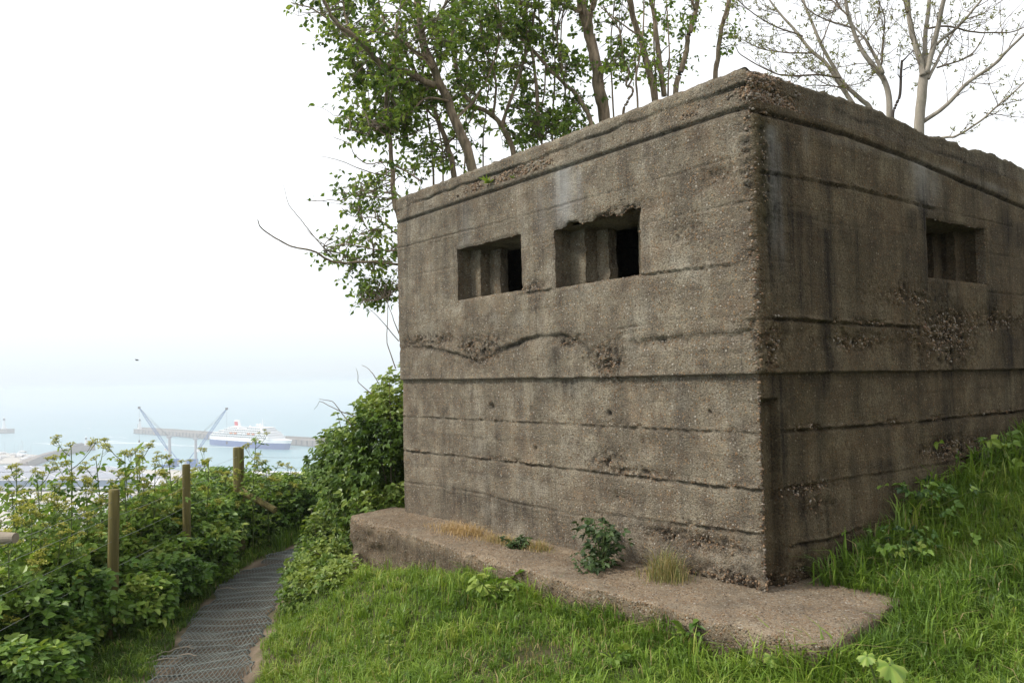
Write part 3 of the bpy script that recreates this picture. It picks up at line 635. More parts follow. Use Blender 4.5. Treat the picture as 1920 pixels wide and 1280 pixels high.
honey = np.clip(lowm*(.7+fbm(ca*10, cb*10, Z_*10, 25, 3)), 0, 1.1); honey = np.maximum(honey, np.clip(cor*(wr*.9+.4)*(.8+fbm(ca*8, cb*8, Z_*8, 26, 3)), 0, 1))
h = h-lowm*.016+honey*.014*fbm(ca*45, cb*45, Z_*45, 27, 2)
h = h-.032*np.exp(-((Z_-zc)/.009)**2)*np.clip(.5+fbm((ca+cb)*2, 7, 0, 48, 3), 0, 1)*(wl+.12*wr)
dc = np.hypot(np.maximum(ca, 0), np.maximum(cb, 0)); e1 = np.exp(-(dc/.06)**2); h = h-e1*(.02+.035*np.clip(fbm(Z_*9, 1, 0, 28, 3), 0, 1))
h = h-np.exp(-((zt-Z_)/.012)**2)*.016
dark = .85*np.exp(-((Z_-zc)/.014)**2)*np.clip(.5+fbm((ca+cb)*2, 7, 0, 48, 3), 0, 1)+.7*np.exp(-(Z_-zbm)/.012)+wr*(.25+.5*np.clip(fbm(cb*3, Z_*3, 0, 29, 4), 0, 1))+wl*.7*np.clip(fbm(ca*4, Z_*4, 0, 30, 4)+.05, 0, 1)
green = np.exp(-(zt-Z_)/.05)*np.clip(wr+.15*wl, 0, 1)*.6
P_ = L(ca+na*h, cb+nb*h, Z_)
# lip underneath, then the top surface in three rings inwards
under = L(rcols[:, 0]-rcols[:, 2]*.06, rcols[:, 1]-rcols[:, 3]*.06, zbm[0]+.004)
rings = [P_[-1]]
for off_ in (.02, .06, .15, .35, .7):
    a_ = np.clip(rcols[:, 0]-rcols[:, 2]*off_, off_-OV, LA+OV-off_); b_ = np.clip(rcols[:, 1]-rcols[:, 3]*off_, off_-OV, LB+OV-off_)
    rings.append(L(a_, b_, zt[-1]+.006+.012*fbm(a_*15, b_*15, 0, 34, 3)-.01*(off_ > .3)))
full = np.concatenate([under[None], P_, np.array(rings[1:])])
pad = lambda a, v0: np.concatenate([np.full((1, a.shape[1]), v0), a, np.repeat(a[-1:], 5, 0)])
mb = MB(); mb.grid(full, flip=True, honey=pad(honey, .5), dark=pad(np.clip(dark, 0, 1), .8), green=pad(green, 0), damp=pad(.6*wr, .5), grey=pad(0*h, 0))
cen = L(LA/2, LB/2, 3.07)[None]; last = full[-1]; k_ = len(last)
mb.add(np.concatenate([last, cen]), t=[(i+1, i, k_) for i in range(k_-1)])
RS = mb.build('roof_slab', M['concrete'], PB, smooth=True)
wgt = np.clip(honey-.45, 0, 1)*((wl+wr) > .5)*np.where(cb+ca < 4.6, 1, 0); wgt = wgt.ravel()/wgt.sum(); idx = rng.choice(wgt.size, 2400, p=wgt)
mb = MB(); pebbles(mb, P_.reshape(-1, 3)[idx]+rng.uniform(-.004, .004, (len(idx), 3)), rng.uniform(.0045, .012, len(idx)))
tag(mb.build('pebbles', M['pebble'], PB, smooth=True), kind='stuff')

# concrete footing round the base
outer = [(-.60, 2.0), (-.60, 1.2), (-.57, .38), (-.66, -.15), (-.73, -.52), (-.69, -.60), (-.4, -.63), (.3, -.64), (1.18, -.66), (2.2, -.62), (3.2, -.56), (3.95, -.53), (4.22, -.55), (4.33, -.48), (4.40, -.2), (4.5, .2), (4.55, 1.0)]
inner = [(.1, 2.0), (.1, 1.2), (.1, .6), (.1, .3), (.1, .1), (.1, .1), (.15, .1), (.5, .1), (1.18, .1), (2.2, .1), (3.2, .1), (3.8, .1), (4.0, .1), (4.06, .1), (4.07, .2), (4.07, .4), (4.07, 1.0)]
ou, inn = np.array(outer), np.array(inner)
ls_ = np.concatenate([[0], np.cumsum(np.hypot(*np.diff(ou, axis=0).T))]); us = np.arange(0, ls_[-1], .016)
O_ = np.stack([np.interp(us, ls_, ou[:, k]) for k in (0, 1)], 1); I_ = np.stack([np.interp(us, ls_, inn[:, k]) for k in (0, 1)], 1)
out_d = norm(O_-I_)
vv = np.concatenate([np.linspace(0, 1, 56), 1+np.linspace(.01, .78, 48)])
U_, V_ = np.meshgrid(np.arange(len(us)), vv)
t = np.minimum(V_, 1); dn = np.maximum(V_-1, 0)
a_ = I_[U_, 0]+(O_[U_, 0]-I_[U_, 0])*t; b_ = I_[U_, 1]+(O_[U_, 1]-I_[U_, 1])*t
lft = sstep(3.2, 4.1, a_)
rag = .05*lft*fbm(us[U_]*6, dn*7, 2, 155, 4)+.03*fbm(us[U_]*3, 0, 0, 55, 4)+.018*fbm(us[U_]*14, dn*14, 0, 56, 3)-.04*sstep(.05, .5, dn)*lft*(.5+fbm(us[U_]*4, dn*5, 0, 57, 3))-.05*np.exp(-((dn-.26)/.06)**2)*lft*np.clip(fbm(us[U_]*5, 3, 0, 59, 3)+.4, 0, 1)
edge = np.exp(-((1-t)/.022)**2)*(dn <= 0)+np.exp(-dn/.03)*(dn > 0)
a_ = a_+out_d[U_, 0]*rag*sstep(.7, 1, t); b_ = b_+out_d[U_, 1]*rag*sstep(.7, 1, t)
z_ = -dn-.012*edge*(.6+.8*fbm(us[U_]*8, t*9, dn*9, 58, 3))+.006*fbm(a_*6, b_*6, 0, 61, 4)+.009*fbm(a_*26, b_*26, dn*26, 62, 3)-.05*edge*np.clip(fbm(us[U_]*5, 8, 0, 162, 3)*1.5, 0, 1)
hon = np.clip(.7+.8*fbm(a_*5, b_*5, dn*5, 63, 3)+.4*edge, 0, 1)
drk = np.clip(-.02+.6*fbm(a_*3, b_*3, dn*3, 64, 4)+.55*sstep(.02, .12, dn)*(1-.3*lft), 0, .75)
FT = MB(); FT.grid(L(a_, b_, z_), flip=True, tan=1+0*hon, honey=hon, dark=drk, damp=.25*sstep(0, .1, dn))
FT.build('footing', M['concrete'], PB, smooth=True)
wgt = np.clip(hon-.5, 0, 1)*(dn < .3)*(t > .2); wgt = wgt.ravel()/wgt.sum(); idx = rng.choice(wgt.size, 1900, p=wgt)
mb = MB(); pebbles(mb, L(a_, b_, z_).reshape(-1, 3)[idx]-np.array([0, 0, .001]), rng.uniform(.003, .0075, len(idx)))
tag(mb.build('pebbles', M['pebble'], PB, smooth=True), kind='stuff')

# ================================================================== PATH MATTING
def path_at(s):
    pl = np.concatenate([[0], np.cumsum(np.hypot(*np.diff(PATH, axis=0).T))])
    x, y = np.interp(s, pl, PATH[:, 0]), np.interp(s, pl, PATH[:, 1])
    e = .25; tx = np.interp(s+e, pl, PATH[:, 0])-np.interp(s-e, pl, PATH[:, 0]); ty = np.interp(s+e, pl, PATH[:, 1])-np.interp(s-e, pl, PATH[:, 1])
    l = np.hypot(tx, ty); return x, y, tx/l, ty/l
mat_m = plain('grey_green_plastic', (0.155, 0.172, 0.155), 0.55, 0.4, 6)
mb = MB(); pitch = .045; smax = 14.2; nn = 43
ss = np.arange(3.2, smax, pitch)
for k, s0 in enumerate(ss):
    u = np.linspace(-.41, .41, nn); zig = np.where(np.arange(nn) % 2 == 0, 1, -1)*(1 if k % 2 else -1)*.0205
    s_ = s0+zig+.05*fbm(u*1.5, s0*.8, 0, 61, 2); x, y, tx, ty = path_at(s_)
    w = u*(1+.05*fbm(s0*.7, 0, 0, 62, 2))+.05*fbm(s0*.5, 3, 0, 63, 2)
    X_, Y_ = x+ty*w, y-tx*w
    rip = .5+.5*np.sin(s_*2*math.pi/.23+3.5*fbm(s_*1.3, u*1.6, 0, 64, 3))
    buried = sstep(.15, .5, fbm(X_*1.8, Y_*1.8, 0, 66, 3)+.42*sstep(.28, .42, np.abs(u)))
    Z_ = ground(X_, Y_)+.003+.034*rip*(.6+.8*fbm(X_*3, Y_*3, 0, 68, 2))-.055*buried
    mb.tube(np.stack([X_, Y_, Z_], -1), .0056, 4, cap=False)
tag(mb.build('path_matting', mat_m, smooth=True), kind='structure')
for k, (px, py, ln, an, lab) in enumerate([(300, 1236, .34, .5, 'longest dry stick lying on the matting at the bottom of the path'), (345, 1214, .2, .15, 'short pale forked stick on the matting above the longest stick'), (352, 1226, .16, -.1, 'thin dry twig on the matting just right of the longest stick'), (425, 1103, .22, 0.05, 'pale straw stem lying across the middle of the path'), (300, 1225, .26, 1.1, 'bent dry bramble stem on the left rim of the path')]):
    p = W(px, py, 1); d_ = p-EYE; t = (-1.0-EYEZ)/d_[2]; p = EYE+d_*t; p[2] = float(ground(p[0], p[1]))+.026
    o = thing('stick', lab, 'stick', p)
    t_ = np.linspace(-.5, .5, 7); mb = MB()
    mb.tube(np.stack([p[0]+t_*ln*math.cos(an), p[1]+t_*ln*math.sin(an), p[2]+.01*np.cos(t_*5)+.004*np.sin(t_*15)], -1), .007*(1-.6*np.abs(t_)), 5)
    mb.build('stick', M['oldwood'], o).name = 'wood'
    if k in (1, 4):
        mb = MB(); mb.tube(np.stack([p[0]+(t_+.5)*ln*.35*math.cos(an+.7), p[1]+(t_+.5)*ln*.35*math.sin(an+.7), p[2]+.008+0*t_], -1), .0035, 4); mb.build('side_twig', M['oldwood'], o)

# ================================================================== LEAVES
def leaf_quads(mb, pos, axis_, nrm, ln, wd, fold=.25, droop=.15, tint=None, lobes=False):
    n = len(pos); ax = norm(axis_); sd = norm(np.cross(nrm, ax)); up = np.cross(ax, sd)
    T = np.array([(0, 0, 0), (.30, .46, 1), (.68, .36, .9), (1.0, 0, 0), (.68, -.36, .9), (.30, -.46, 1)])
    ln = np.broadcast_to(ln, (n,)); wd = np.broadcast_to(wd, (n,))
    v = pos[:, None]+ax[:, None]*(T[None, :, 0:1]*ln[:, None, None])+sd[:, None]*(T[None, :, 1:2]*wd[:, None, None])
    v = v+up[:, None]*((np.abs(T[None, :, 1:2])*wd[:, None, None]*fold*2)-(T[None, :, 0:1]**2*ln[:, None, None]*droop))
    q = (np.array([(0, 3, 2, 1), (0, 5, 4, 3)])[None]+np.arange(n)[:, None, None]*6).reshape(-1, 4)
    if tint is None: tint = rng.uniform(0, 1, n)
    mb.add(v.reshape(-1, 3), q, tint=np.repeat(tint, 6))
def rdir(n, up=0.0):
    d = rng.standard_normal((n, 3)); d = norm(d); d[:, 2] += up; return norm(d)
def trifoliate(mb, pos, out, size, tint):
    """three leaflets per leaf"""
    n = len(pos); out = norm(out)
    nr = norm(rdir(n, 1.1)+.35*out+np.array([-.25, -.25, .3]))
    ax = norm(out-nr*(out*nr).sum(-1, keepdims=True)+.2*rdir(n)); sd = np.cross(nr, ax)
    for a, k in ((0, 1.0), (1.15, .82), (-1.15, .82)):
        d = ax*math.cos(a)+sd*math.sin(a)
        leaf_quads(mb, pos+d*size[:, None]*.12, d, nr, size*k, size*k*.72, tint=np.clip(tint+rng.normal(0, .06, n), 0, 1))

def leaf_proto(kind):
    mb = MB(); z = np.zeros((1, 3))
    if kind == 'bramble': trifoliate(mb, z, np.array([[1., 0, 0]]), np.array([1.0]), np.array([.55]))
    return mb
_protos = {}
def spray_mesh(mat, tint):
    k = (mat.name, tint)
    if k not in _protos:
        mb = MB(); z = np.zeros((1, 3)); nr = np.array([[0., 0, 1]])
        for a, s in ((0, 1.0), (1.15, .8), (-1.15, .8)):
            d = np.array([[math.cos(a), math.sin(a), 0]]); leaf_quads(mb, z+d*.12, d, nr, s, s*.72, tint=np.array([tint]))
        t = np.linspace(0, 1, 3); mb.tube(np.stack([-.5*t, 0*t, -.18*t*t], -1), .018, 3, tint=.3)
        o = mb.build('leaf', mat); me = o.data; bpy.data.objects.remove(o); _protos[k] = me
    return _protos[k]
def bush(name, lab, cat, lobes_, n, mat, size, group=None, parts=0, stems=8, front=None, inner=.55, dens_up=.3, gap_=-.14):
    """lobes_: list of (centre, radii); leaves fill the outer shell of the lobes unevenly"""
    c0 = np.mean([l[0] for l in lobes_], 0); base = np.array([c0[0], c0[1], float(ground(c0[0], c0[1]))])
    o = thing(name, lab, cat, base, group)
    mb = MB(); vol = np.array([l[1][0]*l[1][1]+l[1][1]*l[1][2] for l in lobes_]); vol = vol/vol.sum()
    cand = []
    for (c, r), f in zip(lobes_, vol):
        m = int(n*f*1.35); d = rdir(m, dens_up); sd_ = rng.integers(0, 1000)
        bump = 1+.33*fbm(d[:, 0]*2.1+sd_, d[:, 1]*2.1, d[:, 2]*2.1, 5, 3)+.10*vnoise(d[:, 0]*7, d[:, 1]*7, d[:, 2]*7+sd_, 9)
        t = (rng.uniform(inner**3, 1, m))**(1/3)*bump
        p = np.asarray(c)+d*np.asarray(r)*t[:, None]
        keep_ = fbm(p[:, 0]*3.2, p[:, 1]*3.2, p[:, 2]*3.2, 77, 2) > gap_
        cand.append(np.concatenate([p, d, t[:, None]], 1)[keep_])
    A = np.concatenate(cand); A = A[A[:, 2] > ground(A[:, 0], A[:, 1])+.02]
    la_, lb_ = toL(A[:, :3]); A = A[~((la_ > -.02) & (la_ < LA+.04) & (lb_ > -.02) & (A[:, 2] < 3.1))]
    p, d, t = A[:, :3], A[:, 3:6], A[:, 6]
    clump = fbm(p[:, 0]*2.6, p[:, 1]*2.6, p[:, 2]*2.6, 31, 3)
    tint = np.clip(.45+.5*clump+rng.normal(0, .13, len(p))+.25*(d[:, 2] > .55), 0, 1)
    sz = size*rng.uniform(.65, 1.25, len(p))
    if parts:
        # the leaves nearest the camera and outermost, each a part of its own
        sc_ = -np.linalg.norm(p-EYE, axis=1)+t*.5+.3*(d@norm(EYE-c0)); pick = np.argsort(-sc_)[:parts*6]; pick = rng.choice(pick, parts, replace=False)
        for i in pick:
            me = spray_mesh(mat, round(float(np.round(tint[i]*4)/4), 2))
            l = link('leaf', me, o); l.location = Vector(p[i]-base)
            x = Vector(norm(d[i]+np.array([0, 0, .1])+rng.normal(0, .4, 3))); zz = Vector(norm(np.array([-.3, -.3, 1.0])+.6*d[i]+rng.normal(0, .25, 3)))
            y = zz.cross(x).normalized(); zz = x.cross(y).normalized()
            l.rotation_euler = Matrix((x, y, zz)).transposed().to_euler(); s_ = float(sz[i])*1.05; l.scale = (s_, s_, s_)
        m = np.ones(len(p), bool); m[pick] = False; p, d, tint, sz = p[m], d[m], tint[m], sz[m]
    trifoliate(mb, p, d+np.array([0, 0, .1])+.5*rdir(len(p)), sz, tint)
    tag(mb.build('foliage', mat, o), kind='stuff')
    mb = MB()
    for k in range(stems):
        c, r = lobes_[k % len(lobes_)]; d_ = rdir(1, .6)[0]; tip = np.asarray(c)+d_*np.asarray(r)*rng.uniform(.85, 1.12)
        b_ = np.array([c[0], c[1], 0])+np.append(rng.normal(0, .25, 2)*np.asarray(r)[:2], 0); b_[2] = float(ground(b_[0], b_[1]))-.02
        tt_ = np.linspace(0, 1, 9)[:, None]; mid = (b_+tip)/2+np.array([0, 0, .25*r[2]])
        pt = (1-tt_)**2*b_+2*tt_*(1-tt_)*mid+tt_**2*tip
        pt = pt+.02*np.stack([fbm(tt_[:, 0]*4, k, i, 3, 2) for i in range(3)], 1); mb.tube(pt, np.linspace(.008, .003, 9), 4)
    tag(mb.build('stems', M['twig'], o), kind='stuff')
    return o

# hedge along the cliff side of the fence, near to far
HG = 'bramble bushes in the hedge along the path'
def hl(x, y, top, bot=-1.05, rx=.7, ry=.62): return ((x, y, (top+bot)/2), (rx, ry, (top-bot)/2))
bush('bramble_bush', 'big dark bramble bush filling the bottom left corner of the photo', 'bush', [hl(-4.35, 5.3, -.18, rx=.8), hl(-4.3, 4.5, -.25, rx=.7), hl(-3.75, 5.9, -.55, rx=.55, ry=.6)], 5600, M['bramble'], .074, HG, 110)
bush('bramble_bush', 'bramble bush growing round the nearest leaning fence post', 'bush', [hl(-4.35, 6.5, -.16, rx=.75), hl(-4.25, 7.3, -.14, rx=.72), hl(-3.85, 6.6, -.62, rx=.38, ry=.5)], 5200, M['bramble'], .074, HG, 100)
bush('bramble_bush', 'bramble bush between the nearest post and the slim middle fence post', 'bush', [hl(-4.3, 8.15, -.12, rx=.72), hl(-3.75, 8.0, -.5, rx=.45, ry=.5), hl(-3.72, 8.75, -.35, rx=.42, ry=.5)], 4600, M['bramble'], .074, HG, 80)
bush('bramble_bush', 'bramble bush at the foot of the slim middle fence post', 'bush', [hl(-4.25, 9.4, -.02, rx=.75), hl(-3.75, 9.7, -.30, rx=.42, ry=.5), hl(-4.2, 10.2, .05, rx=.7)], 4600, M['bramble'], .074, HG, 60)
bush('bramble_bush', 'bramble bush in front of the thick far fence post', 'bush', [hl(-4.4, 11.0, .0, rx=.8), hl(-4.25, 10.7, -.25, rx=.4, ry=.5)], 5000, M['bramble'], .062, HG, 40, gap_=-.4, inner=.3)
bush('bramble_bush', 'dark bramble bush under the leaning fence brace where the path turns', 'bush', [hl(-3.7, 12.5, -.10, rx=.7, ry=.6), hl(-3.1, 12.9, -.12, rx=.6, ry=.6), hl(-4.4, 12.2, .06, rx=.7)], 6500, M['bramble'], .062, HG, 40, gap_=-.5, inner=.2)
bush('bramble_bush', 'dark bramble bush closing the view at the far end of the path', 'bush', [hl(-2.5, 13.6, -.10, rx=.7, ry=.6), hl(-1.8, 14.0, .05, rx=.8, ry=.6), hl(-3.0, 13.9, 0, rx=.7)], 7000, M['bramble'], .064, HG, 30, gap_=-.5, inner=.2)
bush('bramble_bush', 'low pale green scrub on the cliff edge behind the near hedge', 'bush', [hl(-5.3, 6.0, -.12, -1.4, .8, .9), hl(-5.4, 7.6, -.12, -1.5, .8, .9), hl(-5.3, 9.2, -.02, -1.5, .8, .9)], 3800, M['bushleaf'], .062, HG, 0)
# bush on the left of the pillbox
bush('elder_bush', 'tall leafy green bush pressed against the left end of the pillbox', 'bush', [(tuple(L(4.80, .35, .42)), (.60, .6, .95)), (tuple(L(5.35, .3, .22)), (.58, .6, .85)), (tuple(L(5.75, .15, .25)), (.42, .42, .5)), (tuple(L(4.75, .9, .75)), (.6, .6, .75)), (tuple(L(4.6, .15, -.25)), (.42, .4, .5)), (tuple(L(5.6, 1.2, .3)), (.7, .7, .9))], 9200, M['bushleaf'], .066, None, 130, stems=26)
bush('nettle_patch', 'low pale green leafy patch spilling from the footing onto the path edge', 'plant', [((-1.85, 8.0, -.78), (.42, .5, .32)), ((-2.05, 8.6, -.8), (.40, .5, .38)), ((-1.55, 7.6, -.62), (.3, .35, .26))], 2300, M['bushleaf'], .055, None, 90, stems=6)
bush('nettle_patch', 'taller leafy patch between the path bend and the tall bush', 'plant', [((-2.15, 9.6, -.65), (.42, .5, .5)), ((-2.1, 10.4, -.55), (.45, .6, .55))], 2200, M['bushleaf'], .060, None, 50, stems=6)
# bare twigs standing out of the tall bush
tw = thing('bare_sapling', 'leafless thin twigs rising from the tall bush beside the pillbox wall', 'sapling', L(4.5, .3, -.6))
mb = MB()
for pts in ([(735, 760), (700, 700), (690, 690), (678, 684)], [(747, 640), (715, 600), (685, 572)], [(748, 625), (735, 590), (716, 545)], [(690, 790), (640, 770), (600, 752), (588, 768)], [(660, 800), (625, 752), (598, 748)], [(700, 740), (672, 716), (668, 690)], [(742, 690), (725, 640), (728, 560), (745, 500)]):
    P_ = np.array([W(x, y, 8.75+.05*i) for i, (x, y) in enumerate(pts)]); t_ = np.linspace(0, len(pts)-1, 14)
    P_ = np.stack([np.interp(t_, np.arange(len(pts)), P_[:, k]) for k in range(3)], 1)+.012*np.stack([fbm(t_*2, pts[0][0], k, 4, 2) for k in range(3)], 1)
    mb.tube(P_, np.linspace(.006, .002, 14), 4)
mb.build('twigs', M['twig'], tw)
# ================================================================== FENCE
fn = thing('wire_fence', 'old wire fence with round greenish timber posts between path and cliff', 'fence', (-3.7, 8.5, -1.03))
posts = []
def post(px, pt, d, r_, zb, lean=.0):
    top = W(px, pt, d); b_ = np.array([top[0]+lean, top[1], zb]); mb = MB()
    h_ = top[2]-zb
    for a in [0]:
        t_ = np.array([0, .3, .6, .9, .985, 1.0]); rr_ = r_*np.array([1.03, 1.0, .99, .98, .97, .90])
        mb.tube(b_+(top-b_)*t_[:, None], rr_, 16)
    o = mb.build('post', M['post'], fn, smooth=False); posts.append((b_, top)); return o
post(214, 917, 7.6, .049, -1.15, -.02); post(349, 870, 9.2, .044, -1.15, .01); post(447, 838, 11.5, .076, -1.2, .01)
b3 = posts[2]; mb = MB(); a_ = W(452, 920, 11.40); c_ = W(516, 956, 11.15); mb.tube(np.linspace(a_, c_, 5), .045, 10); mb.build('brace', M['post'], fn)
mb = MB(); a_ = W(29, 1008, 6.1); c_ = a_+np.array([-1.6, .25, -.08]); t_ = np.linspace(0, 1, 10)[:, None]
mb.tube(a_+(c_-a_)*t_+.01*np.stack([0*t_[:, 0], 0*t_[:, 0], np.sin(t_[:, 0]*9)], 1), .048*np.array([.8]+[1]*9), 14); mb.build('rail', M['oldwood'], fn)
for dz in (.11, .25, .47, .72):
    mb = MB(); pt = [np.array([-3.78, 4.4, posts[0][1][2]-dz-.12])]+[p[1]-np.array([.0, 0, dz*(1.0 if i < 2 else 1.15)]) for i, p in enumerate(posts)]+[W(600, 842+dz*130, 12.6), W(760, 830+dz*120, 14)]
    pts = []
    for a, b in zip(pt[:-1], pt[1:]):
        t_ = np.linspace(0, 1, 8)[:-1, None]; pts.append(a+(b-a)*t_-np.array([0, 0, .06])*(t_*(1-t_)))
    mb.tube(np.concatenate(pts+[pt[-1][None]]), .0017, 4); mb.build('wire', M['wire'], fn)

# ================================================================== ALEXANDERS (yellow green umbels)
def umbel_mesh(seed):
    r = np.random.default_rng(seed); mb = MB(); pos = []
    for k in range(15):
        a = k*2.4; q = math.sqrt((k+.5)/15); d = np.array([math.cos(a)*q, math.sin(a)*q, 1.0-.45*q*q])
        d = d*np.array([.5, .5, .55]); pos.append(d)
        mb.tube(np.array([[0, 0, 0], d*.55+np.array([0, 0, .05]), d]), .018, 3, cap=False, tint=.15)
        for j in range(3):
            c = d+r.normal(0, .045, 3); nr = norm(np.array([[d[0], d[1], 1.0]])+r.normal(0, .3, (1, 3)))
            leaf_quads(mb, c[None]-.0, rdir(1), nr, .16, .16, tint=np.array([r.uniform(.2, 1)]))
    o = mb.build('umbel', M['umbel']); me = o.data; bpy.data.objects.remove(o); return me
UM = [umbel_mesh(i) for i in range(4)]
def alexanders(px, py, d, lab, nb=6):
    top = W(px, py, d); gz = float(ground(top[0], top[1])); base = np.array([top[0]+rng.normal(0, .08), top[1]+rng.normal(0, .08), gz])
    H = top[2]-gz; o = thing('alexanders_plant', lab, 'wild plant', base, 'yellow green umbel plants along the cliff edge')
    mb = MB(); lf = MB(); t_ = np.linspace(0, 1, 8)[:, None]
    ctr = base+(top-base)*t_+.05*np.stack([fbm(t_[:, 0]*2, px, 1, 4, 2), fbm(t_[:, 0]*2, px, 2, 4, 2), 0*t_[:, 0]], 1)*t_
    mb.tube(ctr, np.linspace(.011, .004, 8), 5)
    tips = [(ctr[-1], .055)]
    for k in range(nb):
        f = min(.97, max(.3, 1-(k+.6)*.11/H*1.3)); p0 = base+(top-base)*f; a = k*2.4+px
        ln = rng.uniform(.14, .30)*(1+.25*k/nb); dv = np.array([math.cos(a)*.75, math.sin(a)*.75, .85]); p1 = p0+dv*ln
        tt_ = np.linspace(0, 1, 5)[:, None]; pt = p0+(p1-p0)*tt_+np.array([0, 0, -.03])*np.sin(tt_*3.14); mb.tube(pt, np.linspace(.005, .0025, 5), 4)
        tips.append((p1, rng.uniform(.038, .062)))
        for _ in range(2):
            p2 = p0+(p1-p0)*rng.uniform(.5, .8); d2_ = norm(dv+rng.normal(0, .6, 3)); p3 = p2+d2_*rng.uniform(.07, .14); mb.tube(np.array([p2, (p2+p3)/2+np.array([0, 0, -.006]), p3]), .002, 3); tips.append((p3, rng.uniform(.028, .05)))
        m = 4; q = np.repeat(p0[None], m, 0)+rng.normal(0, .05, (m, 3))+(p1-p0)*rng.uniform(0, .6, (m, 1)); trifoliate(lf, q, rdir(m, .1), rng.uniform(.045, .085, m), rng.uniform(.1, .9, m))
    m = int(60*H); f = rng.uniform(.05, .8, m)[:, None]; q = base+(top-base)*f+rng.normal(0, 1, (m, 3))*np.array([.13, .13, .05]); trifoliate(lf, q, rdir(m, .2), rng.uniform(.04, .085, m), rng.uniform(0, .8, m))
    mb.build('stem', M['stem'], o); tag(lf.build('leaves', M['umbleaf'], o), kind='stuff')
    for i, (p, s_) in enumerate(tips):
        u = link('umbel', UM[i % 4], o); u.location = Vector(p-base); u.scale = (s_*1.9, s_*1.9, s_*1.5); u.rotation_euler = (rng.normal(0, .25), rng.normal(0, .25), rng.uniform(0, 6))
AL = [(130, 838, 8.2, 'tall umbel plant standing clear against the solar panel roof'), (184, 862, 8.6, 'umbel plant beside the tallest left one, over the end of the curved pier'), (236, 852, 8.4, 'bushy umbel plant just right of the nearest fence post top'), (258, 848, 8.9, 'thin branching umbel plant below the left crane boom'), (75, 892, 7.6, 'umbel plant with flat yellow heads left of the nearest post'), (22, 932, 7.0, 'umbel plant with yellow heads at the left border over the wire'), (100, 915, 8.0, 'umbel plant hiding the lower front of the solar roof shed'), (290, 878, 8.8, 'umbel plant at the foot of the left crane'), (318, 872, 9.4, 'small umbel plant directly below the crane towers'), (392, 866, 9.8, 'umbel plant between the slim post and the thick post'), (478, 830, 11.2, 'tall thin umbel plant right of the thick fence post'), (500, 868, 11.6, 'short umbel plant right of the tall thin one by the thick post'), (160, 905, 7.9, 'umbel plant touching the left of the nearest post top'), (55, 968, 6.9, 'low umbel plant under the wires near the left border'), (12, 1005, 6.4, 'low umbel plant beside the weathered rail end'), (130, 955, 7.2, 'dense low umbel plant left of the nearest post'), (205, 925, 8.6, 'umbel plant right behind the nearest post'), (330, 905, 9.6, 'umbel plant against the slim middle post'), (270, 915, 8.7, 'umbel plant midway between nearest and middle posts'), (60, 925, 8.6, 'umbel plant in front of the pale car park'), (110, 990, 7.0, 'lowest umbel plant among the brambles at left'), (420, 900, 10.6, 'umbel plant at the left of the thick post foot'), (545, 880, 12.2, 'umbel plant near the left edge of the tall bush'), (30, 885, 8.8, 'umbel plant topping the left border below the marina'), (235, 885, 9.2, 'umbel plant behind the bushy one near the first post'), (360, 895, 10.4, 'umbel plant right of the slim post')]
for k, (px, py, d, lab) in enumerate(AL): alexanders(px, py, d, lab, 8 if k in (0, 2, 3, 4) else 6)

# ================================================================== GRASS
CAMW = np.array([RT, UP, FW])
def in_view(p, m=.18):
    q = (p-EYE)@CAMW.T; return (q[:, 2] > .5) & (np.abs(q[:, 0]/q[:, 2]) < 960/F+m) & (np.abs(q[:, 1]/q[:, 2]) < 640/F+m)
def blades(mb, p, h, w, lean, tint):
    n = len(p); a = rng.uniform(0, 6.283, n); ca_, sa_ = np.cos(a), np.sin(a)
    side = np.stack([-sa_, ca_, 0*a], 1); fwd = np.stack([ca_, sa_, 0*a], 1)
    lx = (lean*h)[:, None]*fwd; z = np.array([0, 0, 1.])
    hm = h[:, None]
    b0, b1 = p-side*w[:, None]/2, p+side*w[:, None]/2
    m_ = p+lx*.33+z*hm*.62; m0, m1 = m_-side*w[:, None]*.42, m_+side*w[:, None]*.42
    t = p+lx*1.0+z*hm*np.clip(1-.28*lean, .25, 1)[:, None]
    v = np.stack([b0, b1, m1, m0, t], 1).reshape(-1, 3); i = np.arange(n)[:, None]*5
    mb.add(v, i+np.array([[0, 1, 2, 3]]), i+np.array([[3, 2, 4]]), tint=np.repeat(tint, 5))
N = 430000
r_ = 2.2+11.5*rng.uniform(0, 1, N)**1.25; az = rng.uniform(R(-50), R(50), N); x, y = r_*np.sin(az), r_*np.cos(az)
p = np.stack([x, y, ground(x, y)], 1)
a_, b_ = toL(p); bo = np.interp(a_, [-.7, -.4, 1.18, 2.2, 3.2, 3.95, 4.3], [-.58, -.62, -.65, -.61, -.55, -.52, -.5])
slab = (a_ > -.57) & (a_ < 4.36) & (b_ > bo+.03); slab |= (a_ > -.02)&(a_ < 4.6)&(b_ > .0)
right = (a_ <= -.0) & (b_ > .36)
slab &= ~((a_ < -.02) & (b_ > .42))
pdv = pdist(x, y)+.10*fbm(x*3, y*3, 0, 91, 3)
ok = in_view(p) & ~slab & (pdv > .41) & (x > -4.3) & (y < 14.5)
